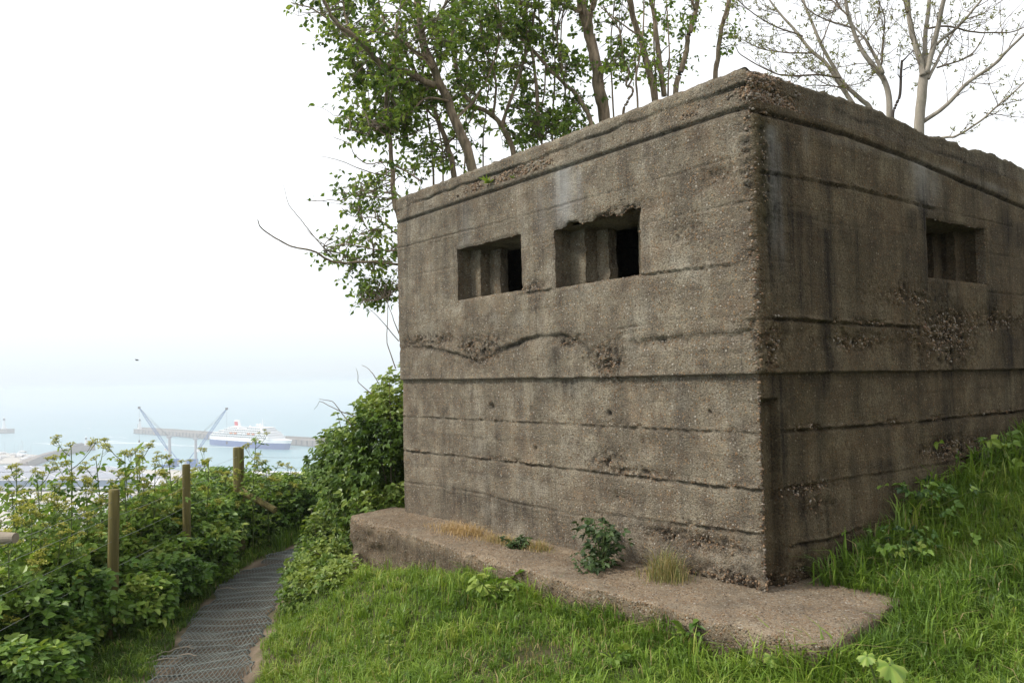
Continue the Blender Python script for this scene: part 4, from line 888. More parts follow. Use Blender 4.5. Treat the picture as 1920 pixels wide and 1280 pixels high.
# thin, worn spots
bare = fbm(x*1.3, y*1.3, 0, 92, 3); worn = np.exp(-(((x-.05)/.45)**2+((y-4.55)/.30)**2))
ok &= rng.uniform(0, 1, N) > np.clip(.75*worn+.5*sstep(.25, .5, bare), 0, .85)
p, a_, b_, x, y, pdv, bo, worn = (q[ok] for q in (p, a_, b_, x, y, pdv, bo, worn)); n = len(p)
ds = np.where((a_ > -.8) & (a_ < 4.2), np.abs(b_-bo), 9.); dr = np.where(b_ > .25, np.abs(np.minimum(a_, 0)), 9.)
tuft = np.clip(.35+1.3*fbm(x*3.1, y*3.1, 0, 94, 3), 0, 1)
h = rng.uniform(.035, .085, n)*(.8+.5*fbm(x*2, y*2, 0, 95, 3))+.17*np.exp(-(ds/.13)**2)*tuft+.26*np.exp(-(dr/.45)**2)*np.clip(tuft+.25, 0, 1)*rng.uniform(.5, 1.2, n)
cn = np.hypot(a_+.75, b_+.45); h = h+.17*np.exp(-(cn/.28)**2)*rng.uniform(.4, 1, n)
h = h+.12*np.exp(-((a_+.75)/.22)**2)*(b_ > -.3)*(b_ < 1.3)*rng.uniform(.3, 1.2, n)
h = h+.03*(x < -2.9)*rng.uniform(.2, 1, n)
w = .0032+.012*h+rng.uniform(0, .0016, n)+.00022*np.linalg.norm(p-EYE, axis=1)
lean = np.abs(rng.normal(.55, .35, n))
tint = np.clip(.46+.42*fbm(x*1.1, y*1.1, 0, 96, 3)-.3*(x < -2.9)+rng.normal(0, .14, n)-.14*(h > .16)+.10*sstep(-.2, -1.2, x)*sstep(2, 6, y), 0, .89)
dry = rng.uniform(0, 1, n) < .025+.25*worn+.06*(np.exp(-(ds/.1)**2)); tint = np.where(dry, rng.uniform(.92, 1, n), tint)
mb = MB(); blades(mb, p, h, w, lean, tint)
# tufts: blades fanning out from common roots
K = 15000; r_ = 2.4+9.5*rng.uniform(0, 1, K)**1.2; az = rng.uniform(R(-48), R(48), K); x, y = r_*np.sin(az), r_*np.cos(az)
c = np.stack([x, y, ground(x, y)], 1); a_, b_ = toL(c); bo = np.interp(a_, [-.7, -.4, 1.18, 2.2, 3.2, 3.95, 4.3], [-.58, -.62, -.65, -.61, -.55, -.52, -.5])
slab = ((a_ > -.62) & (a_ < 4.4) & (b_ > bo+.01)) & ~((a_ < -.03) & (b_ > .42)) | ((a_ > -.03) & (a_ < 4.6) & (b_ > 0))
worn = np.exp(-(((x-.05)/.45)**2+((y-4.55)/.30)**2))
ok = in_view(c) & ~slab & (pdist(x, y) > .47) & (x > -3.6) & (y < 13) & (rng.uniform(0, 1, K) > .8*worn)
c, a_, b_, bo, x, y = (q[ok] for q in (c, a_, b_, bo, x, y)); K = len(c)
ds = np.where((a_ > -.8) & (a_ < 4.2), np.abs(b_-bo), 9.); dr = np.where(b_ > .25, np.abs(np.minimum(a_, 0)), 9.); cn = np.hypot(a_+.75, b_+.45)
big = rng.uniform(0, 1, K)**2
th_ = .05+.09*big*(.6+.8*np.clip(.5+1.2*fbm(x*1.6, y*1.6, 0, 97, 2), 0, 1.2))+.13*np.exp(-(ds/.13)**2)*rng.uniform(.1, 1, K)+.33*np.exp(-(dr/.40)**2)*rng.uniform(.15, 1, K)+.15*np.exp(-(cn/.33)**2)*rng.uniform(.2, 1, K)+.13*np.exp(-((a_+.85)/.25)**2)*(b_ > -.2)*(b_ < 2.5)*rng.uniform(0, 1, K)
tt0 = np.clip(.46+.45*fbm(x*1.1, y*1.1, 0, 96, 3)+rng.normal(0, .17, K)+.12*sstep(-.2, -1.2, x)*sstep(2, 6, y), 0, .89)
nb_ = rng.integers(10, 26, K); ix = np.repeat(np.arange(K), nb_); n = len(ix)
a0 = rng.uniform(0, 6.283, K)[ix]; ang = a0+rng.normal(0, 1.5, n); rad = np.abs(rng.normal(0, .016+.08*th_[ix]))
p = c[ix]+np.stack([np.cos(ang)*rad, np.sin(ang)*rad, 0*ang], 1)
h = th_[ix]*rng.uniform(.5, 1.15, n); tint = np.clip(tt0[ix]+rng.normal(0, .10, n), 0, .89); tint = np.where(rng.uniform(0, 1, n) < .035, rng.uniform(.92, 1, n), tint)
blades(mb, p, h, .003+.016*h+.0003*np.linalg.norm(p-EYE, axis=1), np.abs(rng.normal(.75, .4, n)), tint)
GR = tag(mb.build('grass', M['grass']), 'short and tufted green grass covering the slope round the pillbox', 'grass', kind='stuff')

# ---------------------------------------------------------------- single plants and tufts by the pillbox
def onslab(px, py):
    r = ray(px, py); t = (0-EYEZ)/r[2]; return EYE+r*t
def ongr(px, py):
    r = ray(px, py); lo, hi = 1.5, 15.
    for _ in range(60):
        m_ = (lo+hi)/2; q = EYE+r*m_
        if q[2] > float(ground(q[0], q[1])): lo = m_
        else: hi = m_
    return EYE+r*lo
def tuft_thing(base, n, rad, hh, mat, lab, tint=(0, 1), lean=.7, cat='grass tuft', elong=(1, 1)):
    o = thing('grass_tuft', lab, cat, base); mb = MB()
    off_ = rng.normal(0, rad, (n, 2)); p = base+D1*off_[:, :1]*elong[0]+D2*off_[:, 1:]*elong[1]
    blades(mb, p, rng.uniform(.35, 1, n)*hh*np.exp(-(np.hypot(off_[:, 0], off_[:, 1])/rad/2.2)**2), np.full(n, .0036), np.abs(rng.normal(lean, .35, n)), rng.uniform(*tint, n))
    tag(mb.build('blades', mat, o), kind='stuff'); return o
tuft_thing(onslab(870, 1000), 620, .17, .15, M['drygrass'], 'dry orange grass tuft on the footing against the left of the wall', (.55, 1), 1.0, elong=(1.3, .45))
tuft_thing(onslab(945, 1018), 260, .11, .11, M['drygrass'], 'short yellowish grass tuft on the footing left of the dark rosette', (.2, .8), .9, elong=(1, .5))
tuft_thing(onslab(1008, 1030), 300, .08, .11, M['drygrass'], 'straw and green grass tuft on the footing right of the dark rosette', (.15, .8), .8, elong=(1, .6))
tuft_thing(onslab(1248, 1085), 420, .075, .27, M['drygrass'], 'tall green and straw grass tuft on the footing near the corner', (0, .55), .5)
tuft_thing(onslab(1600, 1068), 420, .16, .06, M['drygrass'], 'flattened dead straw on the footing right of the corner', (.3, .8), 1.6, elong=(.5, 1.2))
def weed(base, lab, mat, n, rad, hh, size, name='weed', cat='weed', stems=5, parts=12):
    o = thing(name, lab, cat, base); mb = MB(); st = MB()
    f = rng.uniform(.05, 1, n); off_ = rng.normal(0, 1, (n, 2))*rad*(.5+.5*f[:, None])
    p = base+np.concatenate([off_, (f*hh)[:, None]], 1); d = norm(np.concatenate([off_, np.full((n, 1), .05)], 1))
    tn = np.clip(rng.normal(.45, .25, n), 0, 1); sz = size*rng.uniform(.6, 1.2, n)
    for i in range(min(parts, n)):
        l = link('leaf', spray_mesh(mat, round(float(np.round(tn[i]*4)/4), 2)), o); l.location = Vector(p[i]-base); s_ = float(sz[i]); l.scale = (s_,)*3
        l.rotation_euler = (rng.normal(0, .4), rng.normal(-.2, .4), math.atan2(d[i, 1], d[i, 0]))
    if n > parts: trifoliate(mb, p[parts:], d[parts:], sz[parts:], tn[parts:]); tag(mb.build('leaves', mat, o), kind='stuff')
    for k in range(stems):
        t_ = np.linspace(0, 1, 6)[:, None]; e = base+np.array([*(rng.normal(0, rad*.7, 2)), hh*rng.uniform(.7, 1)]); st.tube(base+(e-base)*t_+np.array([0, 0, .02])*np.sin(t_*3), np.linspace(.005, .002, 6), 4)
    if stems: st.build('stem', M['stem'], o)
    return o
weed(onslab(1128, 1062), 'tall dark green weed on the footing against the middle of the wall', M['darkweed'], 130, .085, .30, .050, parts=24, stems=9)
weed(onslab(1108, 1072), 'small dark leafy weed at the left foot of the tall dark weed', M['darkweed'], 60, .07, .10, .035, parts=14)
weed(onslab(970, 1026), 'small dark crinkled leaf rosette on the footing among dry grass', M['darkweed'], 60, .055, .07, .040, parts=20, stems=0)
weed(ongr(930, 1130), 'pale leafed plant in the grass below the footing edge', M['umbleaf'], 26, .10, .20, .085, 'leafy_plant', 'plant', parts=20)
weed(ongr(728, 1262), 'single upright stem with a leafy tip in the middle of the lawn', M['bushleaf'], 16, .022, .30, .035, 'leafy_plant', 'plant', stems=1, parts=10)
weed(ongr(1150, 1240), 'small pale plant with rounded leaves in the lawn under the footing', M['umbleaf'], 9, .07, .07, .06, 'leafy_plant', 'plant', parts=9, stems=3)
weed(ongr(1290, 1215), 'upright leafy plant in the grass near the footing front', M['umbleaf'], 14, .05, .16, .06, 'leafy_plant', 'plant', parts=14, stems=3)
weed(ongr(1855, 905)+np.array([0, 0, .1]), 'pale leafy plant standing in long grass by the right wall', M['umbleaf'], 40, .16, .25, .07, 'leafy_plant', 'plant', parts=24)
weed(ongr(1690, 1075)+np.array([0, 0, .06]), 'grey green feathery plant beside the right end of the footing', M['bramble'], 90, .15, .22, .045, 'leafy_plant', 'plant', parts=30)
weed(ongr(1860, 1135), 'low rounded leaf plant in the grass at the right', M['umbleaf'], 14, .10, .08, .055, 'leafy_plant', 'plant', parts=14, stems=3)
weed(ongr(1735, 995)+np.array([0, 0, .1]), 'dark leafy plant against the foot of the right wall', M['bramble'], 80, .16, .24, .055, 'leafy_plant', 'plant', parts=30)
# weeds rooted in the roof joint
for (px, py, lab, n_, s_) in ((922, 345, 'bright green weed growing out of the roof joint above the left gun slot', 9, .075), (968, 335, 'tiny pale weed in the roof joint right of the bigger weed', 4, .035)):
    s0, z0 = hitL(px, py); bs = L(s0, -.025, z0); o = thing('weed', lab, 'weed', bs)
    for k in range(n_):
        mb = MB(); dv = norm(np.array([[rng.normal(0, .5), -.5, rng.uniform(.1, 1.2)]])); dv = norm(dv-.5*D2[None]+D1[None]*rng.uniform(-.2, .9)); leaf_quads(mb, bs[None], dv, norm(rdir(1, 1.)-D2[None]*.6), s_*rng.uniform(.7, 1.4), s_*.42, droop=.35, tint=np.array([rng.uniform(.4, 1)])); mb.build('leaf', M['umbleaf'], o)
# big lobed leaves in front of the footing corner
def lobed_plant(base, lab, leaves):
    o = thing('broad_leaf_plant', lab, 'plant', base)
    for (dx, dy, dz, s_, tilt, az_) in leaves:
        mb = MB(); k = 41; th = np.linspace(-2.75, 2.75, k); rr = s_*(.72+.28*np.abs(np.cos(th*2.5))**.6)*(.9+.1*np.cos(th*17))*(.80+.25*np.cos(th))
        pt = np.stack([rr*np.cos(th), rr*np.sin(th), .10*s_*np.cos(th*5)-.35*rr*rr/s_], 1)
        rings_ = np.concatenate([pt*.5+np.array([0, 0, .06*s_]), pt]); cz, sz_ = math.cos(az_), math.sin(az_); ct, st_ = math.cos(tilt), math.sin(tilt)
        Rm = np.array([[cz, -sz_, 0], [sz_, cz, 0], [0, 0, 1]])@np.array([[ct, 0, st_], [0, 1, 0], [-st_, 0, ct]])
        c = base+np.array([dx, dy, dz]); v = np.concatenate([c[None], c+rings_@Rm.T])
        q = [(1+i, 1+i+1, 1+k+i+1, 1+k+i) for i in range(k-1)]; t = [(0, 1+i+1, 1+i) for i in range(k-1)]
        mb.add(v, q, t, tint=np.concatenate([[.5], .62+.3*np.cos(np.tile(th, 2)*5)])); mb.build('leaf', M['umbleaf'], o, smooth=True)
        mb = MB(); t_ = np.linspace(0, 1, 6)[:, None]; mb.tube(base+(c-base)*t_+np.array([0, 0, .02])*np.sin(3*t_), .0045, 5); mb.build('stalk', M['stem'], o)
g_ = W(1665, 1262, 3.35); g_[2] = float(ground(g_[0], g_[1]))
lobed_plant(g_, 'broad lobed bright leaf plant below the right corner of the footing', [(.0, -.02, W(1665, 1243, 3.35)[2]-g_[2], .088, .45, -1.3), (-.075, .02, W(1635, 1232, 3.35)[2]-g_[2], .05, .5, -2.4), (.10, .05, .10, .05, .4, .3)])
g2 = ongr(1445, 1275); lobed_plant(g2, 'broad lobed leaf plant in long grass at the bottom edge left of the bigger one', [(.0, -.02, .12, .06, .5, -1.4), (-.07, .03, .09, .04, .5, -2.3)])

# ================================================================== TREES
def curve(pts, n=None):
    P_ = np.asarray(pts, float); m = len(P_); n = n or max(8, 5*(m-1)+1)
    if m == 2: t = np.linspace(0, 1, n)[:, None]; return P_[0]+(P_[1]-P_[0])*t
    e = np.concatenate([[2*P_[0]-P_[1]], P_, [2*P_[-1]-P_[-2]]]); out = []
    for u in np.linspace(0, m-1-1e-6, n):
        i = int(u); f = u-i; a, b, c, d = e[i], e[i+1], e[i+2], e[i+3]
        out.append(.5*((2*b)+(-a+c)*f+(2*a-5*b+4*c-d)*f*f+(-a+3*b-3*c+d)*f**3))
    return np.array(out)
TG = 'leafy trees behind the pillbox'
def tree(lab, d, limbs, regions, lsize=.055, per=26, bark='bark', foot=None, name='leafy_tree', group=TG):
    """limbs: (pixel points, depth change, r0, r1); the first is the trunk and goes down to the ground"""
    Ls = []
    for k, (pts, dd, r0, r1) in enumerate(limbs):
        q = [W(x, y, d+dd*(i/(len(pts)-1)) if k else d+dd*(i/(len(pts)-1))) for i, (x, y) in enumerate(pts)]
        if k == 0:
            v = norm(q[0]-q[1]); g = q[0]+v*np.array([.4, .4, 1])*.5; gz = float(ground(g[0], g[1]))
            g = np.array([q[0][0]+v[0]*.45, q[0][1]+v[1]*.3, gz-.05]); q = [g+(q[0]-g)*f for f in (0, .3, .6, .85)]+q
        c = curve(q, 6*len(q)); tt_ = np.linspace(0, 1, len(c)); c = c+(.35*r0+.012)*np.stack([fbm(tt_*6*len(q)/3, k+d, i, 11, 2) for i in range(3)], 1)
        Ls.append((c, r0+(r1-r0)*tt_, dd))
    base = Ls[0][0][0]; o = thing(name, lab, 'tree', base, group)
    for k, (c, r_, dd) in enumerate(Ls):
        mb = MB(); rr_ = r_*(1+.10*vnoise(np.arange(len(c))*.9, k, 0, 5)); mb.tube(c, rr_, 9 if k == 0 else 6); mb.build('trunk' if k == 0 else 'limb', M[bark], o, smooth=True)
    allp = np.concatenate([c for c, _, _ in Ls[1:]] or [Ls[0][0]]); allp = np.concatenate([allp, Ls[0][0][len(Ls[0][0])//2:]])
    tw = MB(); lf = MB()
    for (poly, n, dep, thr) in regions:
        n = int(n*1.3); poly = np.array(poly, float); x0, y0 = poly.min(0); x1, y1 = poly.max(0); cnt = 0
        while cnt < n:
            px, py = rng.uniform(x0, x1), rng.uniform(y0, y1)
            inside_ = False
            for (ax, ay), (bx, by) in zip(poly, np.roll(poly, -1, 0)):
                if (ay > py) != (by > py) and px < (bx-ax)*(py-ay)/(by-ay)+ax: inside_ = not inside_
            if not inside_: continue
            cnt += 1
            if fbm(px/46, py/46, d*7.3+len(lab), 13, 3) < thr: continue
            c = W(px, py, d+.25+rng.normal(0, dep)); dist = np.linalg.norm(allp-c, axis=1)+.35*np.maximum(0, allp[:, 2]-c[2]); a = allp[np.argmin(dist+rng.uniform(0, .25, len(allp)))]
            if np.linalg.norm(a-c) > 1.3: a = c+norm(a-c)*rng.uniform(.4, .8)
            mid = (a+c)/2+rng.normal(0, .07, 3)+np.array([0, 0, .05]); t_ = np.linspace(0, 1, 6)[:, None]
            pt = (1-t_)**2*a+2*t_*(1-t_)*mid+t_**2*c; tw.tube(pt, np.linspace(.008, .003, 6), 4, cap=False)
            t0 = np.clip(rng.normal(.45, .2), 0, 1)
            for s_ in range(rng.integers(3, 6)):
                e = c+rng.normal(0, 1, 3)*np.array([.17, .17, .12]); f = pt[rng.integers(2, 6)]; k_ = max(3, int(per*rng.uniform(.2, .36)))
                u_ = np.linspace(0, 1, 5)[:, None]; md = (f+e)/2+rng.normal(0, .03, 3)+np.array([0, 0, .03]); st = (1-u_)**2*f+2*u_*(1-u_)*md+u_**2*e
                tw.tube(st, np.linspace(.0035, .0016, 5), 3, cap=False)
                uu_ = rng.uniform(.25, 1.0, k_)[:, None]; q = (1-uu_)**2*f+2*uu_*(1-uu_)*md+uu_**2*e
                leaf_quads(lf, q+rng.normal(0, .008, (k_, 3)), norm(rdir(k_, -.25)+.4*norm(e-f)), norm(rdir(k_, .9)), 1.12*lsize*rng.uniform(.7, 1.5, k_), .95*lsize*rng.uniform(.6, 1.2, k_), tint=np.clip(t0+rng.normal(0, .18, k_), 0, 1))
    if tw.n: tag(tw.build('twigs', M['twig'], o), kind='stuff')
    if lf.n: tag(lf.build('crown', M['treeleaf'], o), kind='stuff')
    return o
tree('thick trunk tree leaning left with a long limb reaching out over the sea', 9.9,
     [([(890, 325), (862, 245), (832, 175), (805, 115), (790, 50), (782, -40), (775, -130)], .2, .078, .04),
      ([(815, 160), (765, 137), (722, 122), (690, 95), (657, 66), (622, 32), (598, -14), (560, -60)], -1.0, .042, .014), ([(700, 105), (660, 85), (645, 62), (590, 20), (545, 5)], -.5, .018, .006), ([(660, 70), (648, 30), (640, -30)], .3, .018, .008), ([(812, 130), (760, 80), (720, 40), (700, -40)], .6, .026, .01), ([(800, 110), (770, 90), (735, 65), (690, 60)], -.8, .014, .006), ([(790, 60), (830, 20), (850, -50)], .5, .022, .01), ([(840, 190), (800, 185), (770, 210), (720, 235), (690, 250), (640, 240)], -.6, .015, .005), ([(850, 225), (895, 180), (925, 120), (940, 60)], .6, .02, .008)],
     [([(590, -30), (780, -60), (930, -60), (930, 120), (850, 190), (760, 200), (690, 160), (640, 70)], 160, .55, -.02), ([(540, -20), (610, -20), (610, 40), (560, 40)], 9, .15, -.5), ([(610, 45), (680, 60), (680, 130), (650, 150)], 14, .3, -.2), ([(650, 110), (760, 140), (800, 260), (700, 255), (650, 200)], 48, .4, -.08), ([(615, 210), (720, 220), (720, 260), (640, 250)], 14, .25, -.5)], .056, 24)
tree('second slimmer trunk leaning left just behind the thick leaning one', 10.5,
     [([(852, 335), (838, 270), (815, 215), (798, 165), (765, 110), (750, 40)], .3, .055, .02), ([(820, 225), (790, 200), (745, 205), (700, 215)], -.4, .016, .006), ([(838, 270), (880, 230), (900, 170)], .5, .016, .006)],
     [([(740, 170), (900, 170), (910, 330), (800, 340), (750, 300)], 62, .45, -.05)], .052, 22)
tree('ivy darkened trunk past the left wall end, with long bare dead branches low down', 9.6,
     [([(752, 425), (740, 378), (735, 320), (729, 250), (724, 190), (735, 120), (745, 40)], .3, .045, .018),
      ([(748, 496), (700, 492), (660, 492), (620, 489), (585, 470), (548, 463), (515, 446), (490, 428), (484, 413)], -.8, .017, .005), ([(746, 470), (700, 468), (650, 458), (612, 462), (574, 430)], -.3, .010, .003), ([(612, 470), (570, 420), (540, 380), (531, 346)], -.4, .006, .002), ([(745, 365), (700, 358), (668, 362), (645, 374), (610, 376), (580, 378)], -.6, .010, .003), ([(790, 340), (745, 312), (715, 304), (690, 308), (665, 290), (655, 270), (625, 256)], -.6, .010, .003), ([(735, 330), (690, 322), (640, 302), (598, 293)], -.4, .008, .002), ([(700, 468), (690, 430), (675, 400), (665, 330)], -.2, .006, .002), ([(745, 440), (705, 410), (660, 405), (640, 390)], -.3, .008, .003), ([(745, 540), (715, 560), (690, 565), (665, 572)], -.2, .008, .003), ([(730, 260), (700, 230), (690, 170)], .4, .014, .005)],
     [([(700, 200), (790, 200), (790, 350), (715, 355), (700, 300)], 40, .3, -.1), ([(640, 350), (745, 345), (745, 420), (700, 430), (650, 400)], 26, .3, .02), ([(605, 440), (745, 430), (748, 520), (700, 530), (620, 490)], 44, .25, -.12), ([(660, 540), (745, 515), (748, 560), (680, 580)], 22, .2, -.3)], .050, 15)
tree('dark crooked tree between the leaning trunks and the straight rough trunk', 10.8,
     [([(962, 290), (945, 245), (920, 215), (885, 195), (862, 160), (850, 90), (846, 0), (840, -60)], .3, .05, .018), ([(940, 240), (960, 180), (985, 110), (1000, 30), (1010, -50)], .5, .028, .012), ([(925, 220), (930, 150), (905, 80), (890, -40)], -.3, .02, .01)],
     [([(860, 60), (1010, 60), (1020, 270), (960, 290), (880, 240)], 95, .5, -.05), ([(850, -60), (1020, -60), (1020, 70), (860, 80)], 60, .5, .0)], .054, 24)
tree('pale slanting trunk crossing behind the straight rough one', 10.9,
     [([(1108, 236), (1085, 185), (1058, 158), (1025, 125), (990, 85), (945, 45), (915, -20)], .5, .04, .018), ([(1015, 262), (1008, 200), (1003, 130), (985, 60), (965, -30)], .3, .034, .015), ([(1058, 158), (1052, 110), (1040, 60)], .2, .016, .008)],
     [([(930, -60), (1080, -60), (1090, 220), (1010, 265), (950, 180)], 120, .5, -.03), ([(985, 180), (1105, 190), (1105, 240), (1000, 275)], 40, .35, -.2)], .054, 24)
tree('straight rough barked trunk forking near the top of the photo', 11.2,
     [([(1132, 228), (1124, 165), (1113, 105), (1103, 55), (1092, 15), (1086, -50), (1080, -120)], .2, .100, .065), ([(1103, 55), (1112, 10), (1125, -60)], -.3, .045, .03), ([(1092, 25), (1060, 12), (1020, -8)], .5, .03, .014), ([(1120, 150), (1150, 110), (1165, 60)], .5, .014, .006)],
     [([(1040, -60), (1190, -60), (1180, 120), (1140, 220), (1060, 130)], 90, .6, .0)], .056, 22)
tree('thin sinuous sapling with a kinked stem right of the rough trunk', 11.0,
     [([(1168, 212), (1178, 190), (1186, 168), (1174, 158), (1180, 135), (1168, 110), (1160, 60), (1130, 10)], .2, .026, .01), ([(1180, 160), (1192, 130), (1190, 100), (1200, 50)], .2, .014, .006)],
     [([(1130, 100), (1215, 90), (1215, 200), (1180, 205)], 22, .3, .0)], .05, 18)
tree('dark twin stemmed tree halfway along the roof edge', 11.8,
     [([(1228, 190), (1216, 130), (1200, 70), (1185, 20), (1172, -60)], .3, .062, .04), ([(1246, 182), (1238, 120), (1230, 60), (1218, -10), (1212, -80)], .1, .042, .028), ([(1200, 70), (1160, 40), (1120, 10)], .5, .016, .006), ([(1252, 180), (1255, 90), (1250, 0)], .3, .014, .008)],
     [([(1140, -60), (1270, -60), (1275, 90), (1250, 180), (1165, 120)], 72, .5, .0)], .054, 20)
tree('slim knotted tree leaning right near the roof corner', 12.0,
     [([(1266, 172), (1277, 130), (1288, 95), (1292, 65), (1303, 25), (1318, -50)], .2, .050, .034), ([(1303, 20), (1295, -10), (1285, -60)], .2, .024, .014)],
     [([(1240, -60), (1330, -60), (1325, 60), (1270, 60)], 22, .3, .0), ([(1255, 60), (1290, 80), (1285, 140), (1260, 150)], 6, .2, -.5)], .052, 16)
tree('pale slender tree nearest the roof corner with few leaves', 12.2,
     [([(1341, 150), (1346, 105), (1352, 60), (1363, 20), (1376, -50)], .2, .045, .032), ([(1358, 40), (1368, 10), (1350, -50)], .2, .02, .012)],
     [([(1335, -60), (1420, -60), (1400, 40), (1350, 40)], 12, .3, -.1), ([(1355, 60), (1392, 60), (1385, 115), (1365, 115)], 6, .2, -.5)], .05, 14)

PL = {812: 'thin pole stem between the ivy trunk and the thick leaning trunk', 870: 'thin pole stem close against the left of the thick leaning trunk', 905: 'thin pole stem just right of the thick leaning trunk foot', 985: 'thin pole stem right of the dark crooked tree', 1035: 'thin pole stem left of the pale slanting trunk foot', 1060: 'thin pole stem crossing the pale slanting trunk', 1150: 'thin pole stem right beside the straight rough trunk', 1195: 'thin pole stem between sinuous sapling and twin stemmed tree', 1232: 'thin pole stem growing between the two dark twin stems', 830: 'thin pole stem nearest the left end of the roof edge', 1015: 'thin pole stem midway between crooked tree and slanting trunk'}
for px, py, x1, x2 in ((812, 352, 800, 770), (870, 330, 872, 862), (905, 308, 915, 935), (985, 275, 978, 995), (1035, 255, 1040, 1030), (1060, 245, 1052, 1075), (1150, 218, 1146, 1160), (1195, 200, 1205, 1210), (1232, 186, 1226, 1248), (830, 345, 818, 815), (1015, 262, 1022, 1012)):
    tree(PL[px], 11.4+rng.uniform(-.6, .8), [([(px, py), ((px*2+x1)/3+rng.normal(0, 4), py-60), (x1, py-140), ((x1+x2)/2+rng.normal(0, 6), py-230), (x2, py-330)], rng.uniform(-.2, .4), rng.uniform(.014, .024), .008)], [([(x1-35, py-330), (x1+45, py-330), (px+30, py-60), (px-30, py-60)], 9, .3, -.2)], .052, 20, name='sapling', group='thin pole stems in the thicket behind the roof')
AG = 'pale ash trees coming into leaf behind the right of the roof'
def ash(lab, d, limbs, bark='barkpale', n=70, tw_bark='twig', buds=True):
    Ls = []
    for k, (pts, dd, r0, r1) in enumerate(limbs):
        q = [W(x, y, d+dd*(i/(len(pts)-1))) for i, (x, y) in enumerate(pts)]
        if k == 0: g = q[0]+np.array([-.03, .02, -2.2]); g[2] = float(ground(g[0], g[1]))-.05; q = [g+(q[0]-g)*f for f in (0, .3, .6, .85)]+q
        c = curve(q, 6*len(q)); tt_ = np.linspace(0, 1, len(c)); Ls.append((c+.012*np.stack([fbm(tt_*9, k+d, i, 11, 2) for i in range(3)], 1), r0+(r1-r0)*tt_))
    o = thing('ash_tree', lab, 'tree', Ls[0][0][0], AG)
    for k, (c, r_) in enumerate(Ls):
        mb = MB(); mb.tube(c, r_, 10 if k == 0 else 6); mb.build('trunk' if k == 0 else 'limb', M[bark] if r_[0] > .0155 else M[tw_bark], o, smooth=True)
    tw = MB(); lf = MB()
    def shoot(p, v, ln, r_, depth_):
        t_ = np.linspace(0, 1, 7); wob = np.stack([fbm(t_*2.2, rng.uniform(0, 99), i, 7, 2) for i in range(3)], 1)*ln*.30
        c = p+v*(t_*ln)[:, None]+wob*t_[:, None]+np.array([0, 0, .22*ln])*(t_**2)[:, None]; tw.tube(c, np.linspace(r_, r_*.45, 7), 4, cap=False)
        if depth_:
            for _ in range(rng.integers(2, 5)):
                i = rng.integers(1, 6); shoot(c[i], norm(v+rng.normal(0, .75, 3)), ln*rng.uniform(.3, .6), r_*.55, depth_-1)
        if buds and (depth_ == 0 or rng.uniform() < .5):
            m = rng.integers(3, 8); leaf_quads(lf, np.repeat(c[-1:], m, 0)+rng.normal(0, .008, (m, 3)), rdir(m, .6), rdir(m), rng.uniform(.025, .055, m), rng.uniform(.010, .02, m), tint=rng.uniform(0, 1, m))
    ks = np.array([len(c) for c, _ in Ls[1:]]); pr = ks/ks.sum()
    for _ in range(n):
        k = 1+rng.choice(len(pr), p=pr); c, r_ = Ls[k]; i = rng.integers(2, len(c)-1); v = norm(c[i]-c[i-1])
        shoot(c[i], norm(v*.8+rng.normal(0, .6, 3)), rng.uniform(.18, .55), min(.006, r_[i]*.5), 1)
    tag(tw.build('twigs', M[tw_bark], o), kind='stuff')
    if lf.n: tag(lf.build('buds', M['budleaf'], o), kind='stuff')
ash('pale straight ash trunk that forks into a fan of boughs, furthest right', 10.6,
    [([(1724, 248), (1726, 205), (1730, 160), (1733, 138)], .05, .070, .058),
     ([(1731, 142), (1728, 122), (1719, 92), (1708, 51), (1703, 20), (1702, -50)], .2, .042, .026), ([(1703, 24), (1693, -5), (1682, -60)], .1, .014, .008), ([(1735, 138), (1736, 110), (1735, 70), (1742, 0), (1745, -60)], .4, .034, .022), ([(1737, 138), (1751, 84), (1762, 37), (1773, -20), (1780, -70)], -.2, .036, .022), ([(1755, 84), (1796, 51), (1819, 25), (1845, -6), (1880, -50)], -.4, .020, .010), ([(1740, 148), (1762, 107), (1782, 70), (1800, 45)], .5, .022, .010), ([(1731, 228), (1774, 197), (1813, 157), (1864, 121), (1886, 98), (1920, 65), (1970, 20)], -.5, .030, .012), ([(1728, 262), (1776, 257), (1796, 254), (1841, 225), (1869, 200), (1900, 174), (1940, 135)], -.8, .018, .008), ([(1741, 53), (1782, 50), (1819, 60), (1860, 62), (1900, 59), (1950, 40)], .6, .014, .007), ([(1757, 127), (1788, 118), (1819, 104), (1841, 76), (1850, 50)], .4, .014, .005), ([(1869, 200), (1895, 192), (1940, 182)], .1, .009, .004), ([(1845, 212), (1880, 216), (1925, 222)], .2, .007, .003)], n=100)
ash('pale ash stem bending left in the middle of the roof edge', 11.0,
    [([(1668, 222), (1667, 185), (1657, 148), (1640, 125), (1622, 102), (1608, 78), (1597, 50), (1588, 20), (1580, -50)], .2, .052, .02), ([(1656, 138), (1640, 105), (1620, 72), (1590, 40)], .4, .028, .010), ([(1590, 30), (1570, 12), (1545, -12)], .2, .014, .007), ([(1653, 122), (1657, 70), (1658, 37), (1645, -10)], -.3, .012, .007), ([(1596, 52), (1549, 37), (1515, 17), (1490, -20)], .2, .012, .005), ([(1660, 150), (1630, 120), (1580, 125), (1540, 135)], .2, .008, .003), ([(1610, 80), (1640, 40), (1650, 10)], .3, .008, .004)], n=90)
